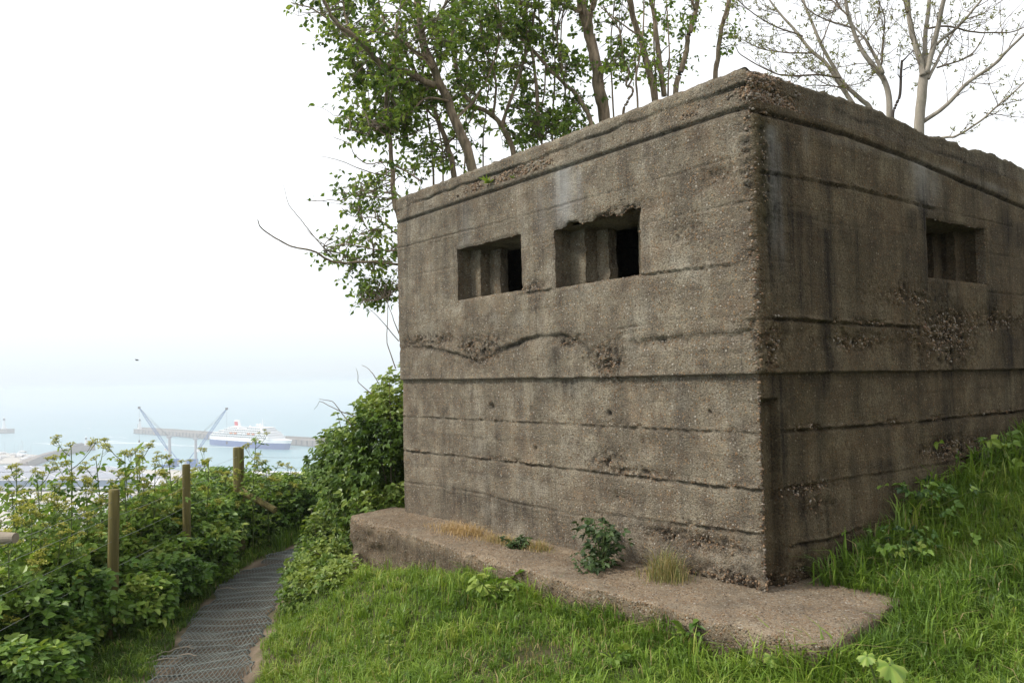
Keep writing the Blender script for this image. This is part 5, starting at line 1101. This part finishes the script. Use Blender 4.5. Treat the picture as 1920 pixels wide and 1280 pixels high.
ash('dark thin upright stem with two side twigs beside the bending pale ash', 10.8,
    [([(1674, 222), (1680, 198), (1687, 178), (1689, 140), (1691, 114)], .05, .024, .016), ([(1691, 116), (1704, 104), (1723, 82)], .1, .012, .005), ([(1694, 132), (1706, 126), (1722, 118)], .1, .009, .004), ([(1688, 150), (1684, 130), (1690, 80)], .1, .006, .003)], bark='darktwig', n=6, tw_bark='darktwig')
ash('pale ash stem sweeping far to the left over the roof corner', 11.4,
    [([(1635, 212), (1613, 186), (1583, 156), (1562, 124), (1538, 80), (1522, 42), (1507, 5), (1495, -50)], .3, .044, .014), ([(1602, 198), (1576, 160), (1549, 120), (1523, 97), (1492, 60), (1459, 22), (1432, -15)], .6, .036, .012), ([(1576, 147), (1537, 141), (1492, 143), (1450, 137), (1394, 107), (1378, 84)], -.6, .015, .005), ([(1522, 100), (1464, 98), (1422, 90), (1390, 72)], .2, .012, .004), ([(1505, 68), (1450, 48), (1408, 22), (1385, 2)], -.2, .012, .005), ([(1590, 165), (1540, 160), (1505, 163)], .2, .010, .004), ([(1540, 80), (1560, 30), (1575, -20)], .3, .010, .005), ([(1574, 150), (1590, 160), (1625, 152), (1640, 135)], -.2, .008, .003)], n=120)

# ================================================================== HARBOUR (far below)
def hgrid(a, b):  # unit vectors along a->b and across
    u = np.array([b[0]-a[0], b[1]-a[1], 0.]); l = np.linalg.norm(u); u /= l; return u, np.array([-u[1], u[0], 0]), l
HM = dict(stone=plain('harbour_masonry', (0.20, 0.17, 0.145), 0.9, 0.35, 0.15), dstone=plain('dark_wet_masonry', (0.10, 0.09, 0.085), 0.9, 0.3, 0.2), white=plain('white_paint', (0.78, 0.78, 0.78), 0.5, 0.05, 1), blue=plain('crane_blue_paint', (0.03, 0.13, 0.36), 0.5, 0.15, 1), navy=plain('navy_hull_paint', (0.012, 0.06, 0.24), 0.4, 0.1, 1),
          red=plain('red_paint', (0.5, 0.03, 0.03), 0.5, 0.1, 1), grey=plain('grey_cladding', (0.36, 0.37, 0.39), 0.7, 0.1, 0.5), glass=plain('dark_window_glass', (0.03, 0.04, 0.05), 0.2, 0.1, 1), quay=plain('quay_concrete', (0.42, 0.39, 0.34), 0.9, 0.25, 0.05), panel=plain('solar_panel_glass', (0.15, 0.16, 0.21), 0.25, 0.1, 0.1), brick=plain('brown_brick', (0.24, 0.15, 0.10), 0.9, 0.2, 0.3), orange=plain('lifeboat_orange', (0.6, 0.2, 0.05), 0.6, 0.1, 1), roof=plain('pale_roof_sheet', (0.52, 0.52, 0.53), 0.7, 0.1, 0.2), dblue=plain('faded_blue_sheet', (0.10, 0.17, 0.26), 0.7, 0.2, 0.3))
# land at the waterside
def land(name, pix, h, mat, z0=-3):
    mb = MB(); mb.prism([tuple(sea(*p, h)[:2]) for p in pix], SEAZ+z0, SEAZ+h); return tag(mb.build(name, mat), kind='structure')
land('quay', [(-160, 873), (185, 877), (330, 881), (430, 883), (640, 886), (900, 889), (900, 897), (640, 893), (345, 891), (345, 908), (640, 908), (900, 912), (1200, 1800), (-1500, 1800), (-900, 960)], 2.5, HM['quay'])
land('marina_quay', [(-200, 853), (-60, 846), (40, 850), (78, 853), (60, 862), (40, 868), (-200, 870)], 2.0, HM['quay'])

def breakwater(lab, pix, wid, h, parapet=0, head=None):
    P_ = np.array([sea(*p) for p in pix]); P_[:, 2] = SEAZ
    o = thing('breakwater', lab, 'breakwater', P_[0])
    n = len(P_); tg = norm(np.gradient(P_, axis=0)); sd_ = np.stack([-tg[:, 1], tg[:, 0], 0*tg[:, 0]], 1)
    def strip(o0, o1, z0, z1, mat, name):
        mb = MB(); A = P_+sd_*o0; B = P_+sd_*o1; zz = np.array([0, 0, 1.0])
        ring = np.stack([A+zz*z0, A+zz*z1, B+zz*z1, B+zz*z0, A+zz*z0], 1); mb.grid(ring)
        mb.add([ring[0, 0], ring[0, 1], ring[0, 2], ring[0, 3]], [(0, 1, 2, 3)]); mb.add([ring[-1, k] for k in range(4)], [(3, 2, 1, 0)])
        mb.build(name, mat, o)
    strip(-wid/2, wid/2, -3, 1.6, HM['dstone'], 'footing'); strip(-wid/2+.3, wid/2-.3, 1.6, h, HM['stone'], 'wall')
    if parapet: strip(wid/2-3, wid/2-.6, h, h+parapet, HM['stone'], 'parapet')
    # regular recessed masonry bays
    mb = MB(); L_ = 0
    for a, b in zip(P_[:-1], P_[1:]):
        u, v, l = hgrid(a, b)
        for t in np.arange(6, l, 14): mb.box(a+u*t-v*(wid/2)+np.array([0, 0, h*.55]), (1.6, 1.2, h*.8), (u, v, np.array([0, 0, 1])))
    mb.build('buttresses', HM['dstone'], o)['kind'] = 'stuff'
    return o, P_
def lighthouse(lab, pos, h, r_=2.6, mats=('white', 'white')):
    o = thing('lighthouse', lab, 'lighthouse', pos)
    mb = MB(); mb.loft(pos, 0, [(0, r_*1.5), (h*.12, r_*1.45), (h*.13, r_), (h*.68, r_*.72)], 14); mb.build('tower', HM[mats[0]], o)
    mb = MB(); mb.loft(pos, 0, [(h*.68, r_*1.25), (h*.71, r_*1.25)], 14); mb.loft(pos, 0, [(h*.71, r_*.62), (h*.72, r_*.62)], 14); mb.build('gallery', HM['grey'], o)
    mb = MB(); mb.loft(pos, 0, [(h*.72, r_*.6), (h*.88, r_*.6)], 10); mb.build('lantern', HM['glass'], o)
    mb = MB(); mb.loft(pos, 0, [(h*.88, r_*.8), (h*.96, r_*.3), (h, .1)], 12); mb.build('dome', HM[mats[1]], o)
    return o
_, bp = breakwater('long far breakwater arm behind the cruise ship ending in a lighthouse', [(258, 812), (272, 813), (330, 817), (400, 823), (470, 828), (560, 834), (640, 840), (760, 847)], 15, 8.5, 2.6)
lighthouse('white lighthouse on the tip of the breakwater behind the left crane boom', bp[0]+norm(bp[2]-bp[0])*10+np.array([0, 0, 8.5]), 21)
t = thing('signal_post', 'small dark post at the outermost end of the long far breakwater', 'post', bp[0]+norm(bp[2]-bp[0])*2+np.array([0, 0, 8.5])); mb = MB(); mb.loft(np.array(t.location), 0, [(0, 1.2), (1, 1.0), (8, .7), (8.2, 1.0), (9, 1.0)], 8); mb.build('shaft', HM['dstone'], t)
_, lp = breakwater('stub of detached breakwater at the left border with a lighthouse on it', [(20, 812), (-20, 812), (-90, 811)], 18, 9, 0)
lighthouse('white lighthouse on the breakwater stub at the left border', lp[0]+norm(lp[1]-lp[0])*18+np.array([0, 0, 9]), 24, 3)
_, pp = breakwater('curved stone pier sweeping out from the marina to a rounded end', [(170, 843), (150, 846), (128, 850), (95, 858), (66, 868), (40, 880)], 14, 6.5, 1.6)
lighthouse('small white light tower at the end of the curved pier', pp[0]+norm(pp[1]-pp[0])*11+np.array([0, 0, 6.5]), 13, 1.7)
o = thing('shelter', 'low dark roofed shelter near the end of the curved pier', 'shelter', pp[1]+np.array([0, 0, 6.5])); u, v, l = hgrid(pp[1], pp[2]); c = np.array(o.location)+u*8
mb = MB(); mb.box(c+np.array([0, 0, 1.4]), (30, 5, 2.8), (u, v, np.array([0, 0, 1]))); mb.build('wall', HM['dstone'], o)
mb = MB(); A = [c+u*a*16+v*b*3.4+np.array([0, 0, 2.8]) for a in (-1, 1) for b in (-1, 1)]+[c-u*13+np.array([0, 0, 5]), c+u*13+np.array([0, 0, 5])]; mb.add(A, [(0, 2, 5, 4), (3, 1, 4, 5)], [(1, 0, 4), (2, 3, 5)]); mb.build('roof', HM['dstone'], o)
# foam streaks
mb = MB()
for y0, x0, x1, w in ((826, 150, 250, 1.5), (829, 168, 330, 2.2), (833, 260, 405, 1.8), (831, 60, 160, 1.2), (818, 200, 240, 1.0), (836, 330, 470, 1.2), (801, 150, 175, 1)):
    t_ = np.linspace(0, 1, 14); c = np.array([sea(x0+(x1-x0)*f, y0+3.0*f+.6*math.sin(f*9+x0)) for f in t_]); w_ = w*np.sin(np.pi*np.clip(t_*.9+.06, 0, 1))*(1+.6*vnoise(t_*7, x0, 0, 3)); d_ = np.array([0.25, 1, 0])*3.2
    mb.grid(np.stack([c-d_*w_[:, None]+[0, 0, .25], c+d_*w_[:, None]+[0, 0, .25]], 1), flip=True)
tag(mb.build('sea_foam', plain('foam', (0.62, 0.68, 0.70), 0.9, 0.1, 0.05)), kind='stuff', label=None)

# cruise ship
sa, sb = sea(405, 832), sea(548, 843); u, v, SL = hgrid(sa, sb); K_ = SL/214.0
ship = thing('cruise_ship', 'white cruise ship with dark blue hull and red marked funnel moored at the pier', 'ship', (sa+sb)/2)
def SP(x, y, z): return sa+u*(x*K_)+v*(y*K_)+np.array([0, 0, z*K_])
AX = (u, v, np.array([0, 0, 1.]))
def hull(z0, z1, mat, name, fl0, fl1):
    mb = MB(); xs = np.linspace(0, 1, 30); rows = []
    for z, fl in ((z0, fl0), (z1, fl1)):
        hw = 14*np.clip(np.minimum((xs+.12)/.22, 1), 0, 1)**.5*np.clip((1.0-xs)/.24, 0, 1)**.62; x_ = xs*(206+fl)
        rows.append((x_, hw, z))
    P_ = np.array([[SP(x, -h, r[2]) for x, h in zip(r[0], r[1])]+[SP(x, h, r[2]) for x, h in zip(r[0][::-1], r[1][::-1])]+[SP(r[0][0], -r[1][0], r[2])] for r in rows])
    mb.grid(P_); k = 30
    top = P_[1][:60]; mb.add(top, [(i, i+1, 58-i, 59-i) for i in range(29)]); mb.build(name, mat, ship); return mb
hull(-1, 8.5, HM['navy'], 'hull', 0, 5); hull(8.5, 13.0, HM['white'], 'upper_hull', 5, 8)
def tier(x0, x1, w, z0, z1, rake=2.0):
    mb = MB(); pts = [(x0, z0), (x1, z0), (x1-rake, z1), (x0+rake*.6, z1)]
    A = [SP(x, -w, z) for x, z in pts]+[SP(x, w, z) for x, z in pts]
    mb.add(A, [(0, 1, 2, 3), (7, 6, 5, 4), (0, 4, 5, 1), (1, 5, 6, 2), (2, 6, 7, 3), (3, 7, 4, 0)]); mb.build('deck_house', HM['white'], ship)
    wz = (z0+z1)/2+.2
    for x in np.arange(x0+5, x1-5, 5.2):
        mb = MB(); mb.box(SP(x, -w-.06, wz), (3.2*K_, .3*K_, 1.3*K_), AX); mb.build('window', HM['glass'], ship)
    mb = MB(); mb.box(SP((x0+x1)/2, 0, z1+.15), ((x1-x0-1)*K_, 2*(w+.5)*K_, .3*K_), AX); mb.build('deck', HM['white'], ship)
tier(6, 176, 13.4, 13, 16, 2); tier(14, 172, 13.2, 16.2, 19.2, 3); tier(30, 168, 12.6, 19.4, 22.4, 3); tier(46, 160, 11.8, 22.6, 25.4, 4); tier(110, 156, 10.5, 25.6, 28.4, 4); tier(52, 84, 8, 25.6, 27.8, 2)
for x in np.arange(48, 150, 12.5):
    mb = MB(); t_ = np.linspace(-1, 1, 9); mb.tube(np.array([SP(x+4.6*q, -14.0, 19.6) for q in t_]), 1.25*K_*np.sqrt(np.clip(1.04-t_**2, .02, 1)), 8); mb.build('lifeboat', HM['orange' if int(x) % 2 else 'white'], ship)
mb = MB(); z_ = [(25.4, 62, 76, 4.5), (31, 61, 73, 4.0), (36.5, 60.5, 71, 3.6), (38, 61, 70, 3.2)]
ring = np.array([[SP((a+b)/2+(b-a)/2*math.cos(t), w*math.sin(t), z) for t in np.linspace(0, 6.2832, 13)] for z, a, b, w in z_]); mb.grid(ring); mb.add(ring[-1][:12], t=[(0, i, i+1) for i in range(1, 11)]); fu = mb.build('funnel', HM['white'], ship)
mb = MB(); ring = np.array([[SP((a+b)/2+((b-a)/2+.15)*math.cos(t), (w+.15)*math.sin(t), z) for t in np.linspace(-2.3, -.6, 7)] for z, a, b, w in ((30, 61.2, 73.4, 4.07), (36, 60.6, 71.2, 3.63))]); mb.grid(ring); mb.build('emblem', HM['red'], fu)
mb = MB(); mb.tube(np.array([SP(138, 0, 28.4), SP(137, 0, 41)]), np.array([1.1, .4])*K_, 8); mb.box(SP(137.5, 0, 35), (.6, 9*K_, .5), AX); mb.box(SP(137.5, 0, 38), (.6, 6*K_, .4), AX); mb.loft(SP(138, 0, 31), 0, [(0, .6), (.8, 1.6), (1.6, .6)], 8); mb.build('mast', HM['white'], ship)
for x in (98, 118, 126):
    mb = MB(); mb.loft(SP(x, 3, 25.4 if x < 110 else 28.4), 0, [(0, .5), (1.2, .6), (1.6, 1.6), (3.0, 2.0), (4.2, 1.5), (4.9, .3)], 10); mb.build('radome', HM['white'], ship)

# two blue harbour cranes
def crane(lab, base, toptow, foot, tip, gnd=2.5):
    r_ = ray(*base); t = (SEAZ+gnd-EYEZ)/r_[2]; B = EYE+r_*t; d = t
    T_, F_, X_ = W(*toptow, d), W(*foot, d), W(*tip, d)
    T_[:2] = B[:2]+(T_[:2]-B[:2])*.3; o = thing('harbour_crane', lab, 'crane', B); az_ = norm(np.array([X_[0]-B[0], X_[1]-B[1], 0])); sv = np.cross(az_, [0, 0, 1]); A3 = (az_, sv, np.array([0, 0, 1]))
    mb = MB(); mb.box(B+np.array([0, 0, 2.0]), (15, 8, 2.2), A3)
    for a in (-6, 6):
        for b in (-5.5, 5.5): mb.box(B+az_*a+sv*b+np.array([0, 0, .5]), (2.6, 2.6, 1.0), A3)
        mb.box(B+az_*a+np.array([0, 0, 1.6]), (1.4, 12, .9), A3)
    mb.build('chassis', HM['blue'], o)
    for a in np.arange(-5.4, 5.5, 1.8):
        for b in (-3.2, 3.2): mb = MB(); mb.tube(np.array([B+az_*a+sv*(b-.5)+[0, 0, .75], B+az_*a+sv*(b+.5)+[0, 0, .75]]), .75, 10); mb.build('wheel', HM['dstone'], o)
    mb = MB(); mb.box(B-az_*3.5+np.array([0, 0, 6.2]), (9.5, 6, 5), A3); mb.build('machinery_house', HM['blue'], o)
    mb = MB(); mb.box(B-az_*9+np.array([0, 0, 5.6]), (2.4, 6, 3.6), A3); mb.build('counterweight', HM['grey'], o)
    mb = MB(); mb.tube(np.array([B+[0, 0, 3], B+[0, 0, 9], T_]), np.array([2.0, 1.55, 1.25]), 10); mb.build('tower', HM['grey'], o)
    mb = MB(); mb.box(T_, (4.5, 3.4, 2.2), A3); mb.build('tower_head', HM['grey'], o)
    mb = MB(); mb.box(F_+az_*1.5+sv*2.2+[0, 0, 1.2], (2.6, 2.2, 2.8), A3); mb.build('cab', HM['white'], o)
    mb = MB(); f0 = T_*.0+np.array([B[0], B[1], F_[2]])+az_*1.2; bd = X_-f0; bl = np.linalg.norm(bd); bd /= bl; nn_ = norm(np.cross(bd, sv)); n = 16
    for i in (-1, 1):
        for j in (-1, 1):
            w_ = np.array([.5, 1.2, 1.2, .35])[:, None]; s_ = np.array([0, .2, .75, 1])[:, None]*bl; mb.tube(f0+bd*s_+sv*i*w_*.8+nn_*j*w_*.8, .17, 4)
    for k in range(n):
        a, b = k/n, (k+1)/n; wa, wb = (float(np.interp(x, [0, .2, .75, 1], [.4, .96, .96, .28])) for x in (a, b)); sg = 1 if k % 2 else -1
        for (e1, e2) in ((sv, nn_), (nn_, sv)):
            for q in (-1, 1): mb.tube(np.array([f0+bd*bl*a+e1*q*wa+e2*sg*wa, f0+bd*bl*b+e1*q*wb-e2*sg*wb]), .07, 3)
    mb.build('boom', HM['blue'], o)
    mb = MB(); mb.box(X_, (2.0, 2.2, 2.2), A3); mb.build('boom_head', HM['dstone'], o)
    mb = MB()
    for q in (-.8, .8): mb.tube(np.array([T_+sv*q, f0+bd*bl*.8+sv*q]), .09, 3); mb.tube(np.array([T_+sv*q, X_+sv*q*.5]), .07, 3)
    mb.build('stay', HM['dstone'], o)
    mb = MB(); mb.tube(np.array([X_-[0, 0, 1], X_-[0, 0, 33]]), .09, 3); mb.loft(X_-np.array([0, 0, 36]), 0, [(0, .3), (.6, .9), (2, .9), (3, .3)], 8); mb.build('hook', HM['dstone'], o)
    mb = MB(); mb.tube(np.array([B-az_*7+[0, 0, 8.5], f0+[0, 0, 2.5]]), .35, 5); mb.build('luffing_ram', HM['blue'], o)
crane('left blue harbour crane with its lattice boom raised to the left', (319, 876), (315, 819), (312, 845), (261, 764))
crane('right blue harbour crane with its lattice boom raised to the right', (367, 876), (368, 822), (371, 846), (425, 766))

# shed with solar panel roof, and the other waterfront buildings
def roofed(name, lab, corners, h0, h1, wallmat, roofmat, group=None, win=0):
    """corners as pixels of the roof edge (far left, far right, near right, near left)"""
    Q = [sea(*corners[0], h1), sea(*corners[1], h1), sea(*corners[2], h0), sea(*corners[3], h0)]
    c = np.mean(Q, 0); base = np.array([c[0], c[1], SEAZ+2.5]); o = thing(name, lab, 'building', base, group)
    mb = MB(); zb_ = SEAZ+2.0
    v_ = [np.array([q[0], q[1], zb_]) for q in Q]+[q-np.array([0, 0, .5]) for q in Q]; mb.add(v_, [(0, 1, 5, 4), (1, 2, 6, 5), (2, 3, 7, 6), (3, 0, 4, 7)]); mb.build('wall', wallmat, o)
    mb = MB(); Qe = [c+(q-c)*1.02 for q in Q]; mb.add(Qe+[q-np.array([0, 0, .8]) for q in Qe], [(0, 3, 2, 1), (4, 5, 6, 7), (0, 1, 5, 4), (1, 2, 6, 5), (2, 3, 7, 6), (3, 0, 4, 7)]); mb.build('roof', roofmat, o)
    if win:
        a, b = v_[3], v_[2]; uu, vv, l = hgrid(a, b)
        for k in range(win):
            mb = MB(); mb.box(a+uu*l*(k+.5)/win+np.array([0, 0, (Q[3][2]-zb_)*.55]), (l/win*.55, .4, (Q[3][2]-zb_)*.35), (uu, vv, np.array([0, 0, 1]))); mb.build('window', HM['glass'], o)
    return o, Q
o, Q = roofed('solar_shed', 'huge low waterfront shed with a roof covered in solar panels', [(-220, 872), (205, 874), (318, 897), (-260, 900)], 11, 14, HM['dblue'], HM['roof'])
for i in range(9):
    for j in range(2):
        f0, f1 = (i+.06)/9, (i+.94)/9; g0, g1 = (j+.05)/2, (j+.95)/2
        B_ = lambda f, g: (Q[0]+(Q[1]-Q[0])*f)*(1-g)+(Q[3]+(Q[2]-Q[3])*f)*g+np.array([0, 0, .35])
        mb = MB(); q = [B_(f0, g0), B_(f1, g0), B_(f1, g1), B_(f0, g1)]; mb.add(q+[p-np.array([0, 0, .3]) for p in q], [(0, 3, 2, 1), (0, 1, 5, 4), (1, 2, 6, 5), (2, 3, 7, 6), (3, 0, 4, 7)]); mb.build('solar_panel', HM['panel'], o)
a, b = Q[3], Q[2]; uu, vv, l = hgrid(a, b); mb = MB(); mb.box((a+b)/2-vv*6+np.array([0, 0, -6.5]), (l, 11, .8), (uu, vv, np.array([0, 0, 1]))); mb.build('canopy', HM['grey'], o)
roofed('harbour_building', 'pale flat roofed block with dark windows behind the slim fence post', [(268, 898), (326, 899), (336, 908), (266, 907)], 12, 12, HM['quay'], HM['roof'], None, 8)
roofed('harbour_building', 'brownish low brick building below the crane quay', [(275, 918), (325, 919), (334, 932), (268, 931)], 9, 11, HM['brick'], HM['brick'], None, 6)
roofed('harbour_building', 'white low shed in front of the solar roof at far left', [(-40, 925), (70, 926), (74, 944), (-60, 943)], 8, 9, HM['white'], HM['roof'], None, 10)
roofed('harbour_building', 'long pale quay shed beyond the basin left of the thick post', [(352, 880), (432, 881), (440, 887), (352, 887)], 7, 8, HM['roof'], HM['roof'], None, 9)
roofed('harbour_building', 'grey quay shed beyond the basin right of the thick post', [(470, 882), (590, 884), (596, 889), (470, 888)], 6, 7, HM['grey'], HM['roof'], None, 12)
roofed('harbour_building', 'cream office block lowest behind the umbel plants', [(120, 945), (200, 946), (205, 962), (112, 961)], 10, 10, HM['quay'], HM['roof'], None, 9)
for k, (px, py) in enumerate([(30, 958), (52, 962), (85, 955), (140, 930), (165, 932), (190, 934), (225, 938), (250, 945), (60, 985), (95, 988)]):
    B = sea(px, py, 2.5); o = thing('lorry', ('blue cabbed' if k % 3 == 0 else 'all white')+' lorry parked on the pale quayside yard, '+['leftmost of the upper row', 'second from left in the upper row', 'third from left and topmost', 'left one of the middle trio', 'centre one of the middle trio', 'right one of the middle trio', 'second from the right', 'furthest right', 'lowest left', 'lowest right'][k], 'lorry', B, 'lorries parked on the quayside yard'); az_ = R(20+8*(k % 3)); A3 = (np.array([math.cos(az_), math.sin(az_), 0]), np.array([-math.sin(az_), math.cos(az_), 0]), np.array([0, 0, 1.]))
    mb = MB(); mb.box(B+np.array([0, 0, 2.5]), (11, 2.5, 2.9), A3); mb.build('trailer', HM['white'], o)
    mb = MB(); mb.box(B+A3[0]*7.2+np.array([0, 0, 1.9]), (2.2, 2.4, 2.8), A3); mb.build('cab', HM['blue' if k % 3 == 0 else 'white'], o)
    for a in (-4.5, -3, 4, 7.2): mb = MB(); mb.tube(np.array([B+A3[0]*a-A3[1]*1.2+[0, 0, .5], B+A3[0]*a+A3[1]*1.2+[0, 0, .5]]), .5, 8); mb.build('wheel', HM['dstone'], o)
for k in range(16):
    px, py = -20+rng.uniform(0, 95), 848+rng.uniform(0, 17); B = sea(px, py, 2.0); az_ = rng.uniform(0, 3); l = rng.uniform(9, 16); A3 = (np.array([math.cos(az_), math.sin(az_), 0]), np.array([-math.sin(az_), math.cos(az_), 0]), np.array([0, 0, 1.]))
    o = thing('yacht', ('small white yacht with a bare mast' if k % 2 else 'small white motor boat without a mast')+' laid up on the marina quay', 'boat', B, 'yachts laid up on the marina quay'); t_ = np.linspace(-1, 1, 9); mb = MB()
    w_ = .16*l*np.clip(np.minimum((1-t_)/.9, 1), 0.03, 1)**.6
    for sgn in (-1, 1): mb.grid(np.array([[B+A3[0]*l*.5*a+[0, 0, .6], B+A3[0]*l*.5*a+A3[1]*sgn*q*.8+[0, 0, 1.1], B+A3[0]*l*.5*a+A3[1]*sgn*q+[0, 0, 2.4], B+A3[0]*l*.5*a+[0, 0, 2.5]] for a, q in zip(t_, w_)]))
    mb.build('hull', HM['white'], o); mb = MB(); mb.box(B+np.array([0, 0, 3.0])-A3[0]*.5, (l*.35, l*.16, 1.0), A3); mb.build('cabin', HM['white'], o)
    if k % 2: mb = MB(); mb.tube(np.array([B+A3[0]*l*.08+[0, 0, 2.4], B+A3[0]*l*.08+[0, 0, 2.4+l*1.1]]), .12, 4); mb.build('mast', HM['grey'], o)
# bird over the sea
B = W(257, 675, 120); o = thing('bird', 'dark gull gliding alone in the pale sky over the harbour', 'bird', B); bm_ = plain('bird_feathers', (0.06, 0.06, 0.065), 0.8)
mb = MB(); t_ = np.linspace(-1, 1, 9)[:, None]; mb.tube(B+np.array([.22, .1, .0])*t_, .075*np.sqrt(np.clip(1.05-t_[:, 0]**2, .03, 1)), 8); mb.build('body', bm_, o, smooth=True)
for sg in (-1, 1):
    mb = MB(); sp = np.linspace(0, 1, 6); ctr = np.array([B+np.array([-.10, .3*sg, 0])*s_*1.3+np.array([.08*s_*sg, 0, .16*math.sin(s_*2.2)*(1 if sg < 0 else .8)]) for s_ in sp]); ch = np.array([.11, .12, .10, .08, .05, .01])
    top_ = np.stack([ctr+np.array([.9, .35, 0])*c_ for c_ in [0]][0:1], 0)[0]; up_ = np.stack([ctr-np.array([.9, .3, 0])*ch[:, None], ctr+np.array([0, 0, .012]), ctr+np.array([.9, .3, 0])*ch[:, None], ctr-np.array([0, 0, .012]), ctr-np.array([.9, .3, 0])*ch[:, None]], 1)
    mb.grid(up_); mb.build('wing', bm_, o)
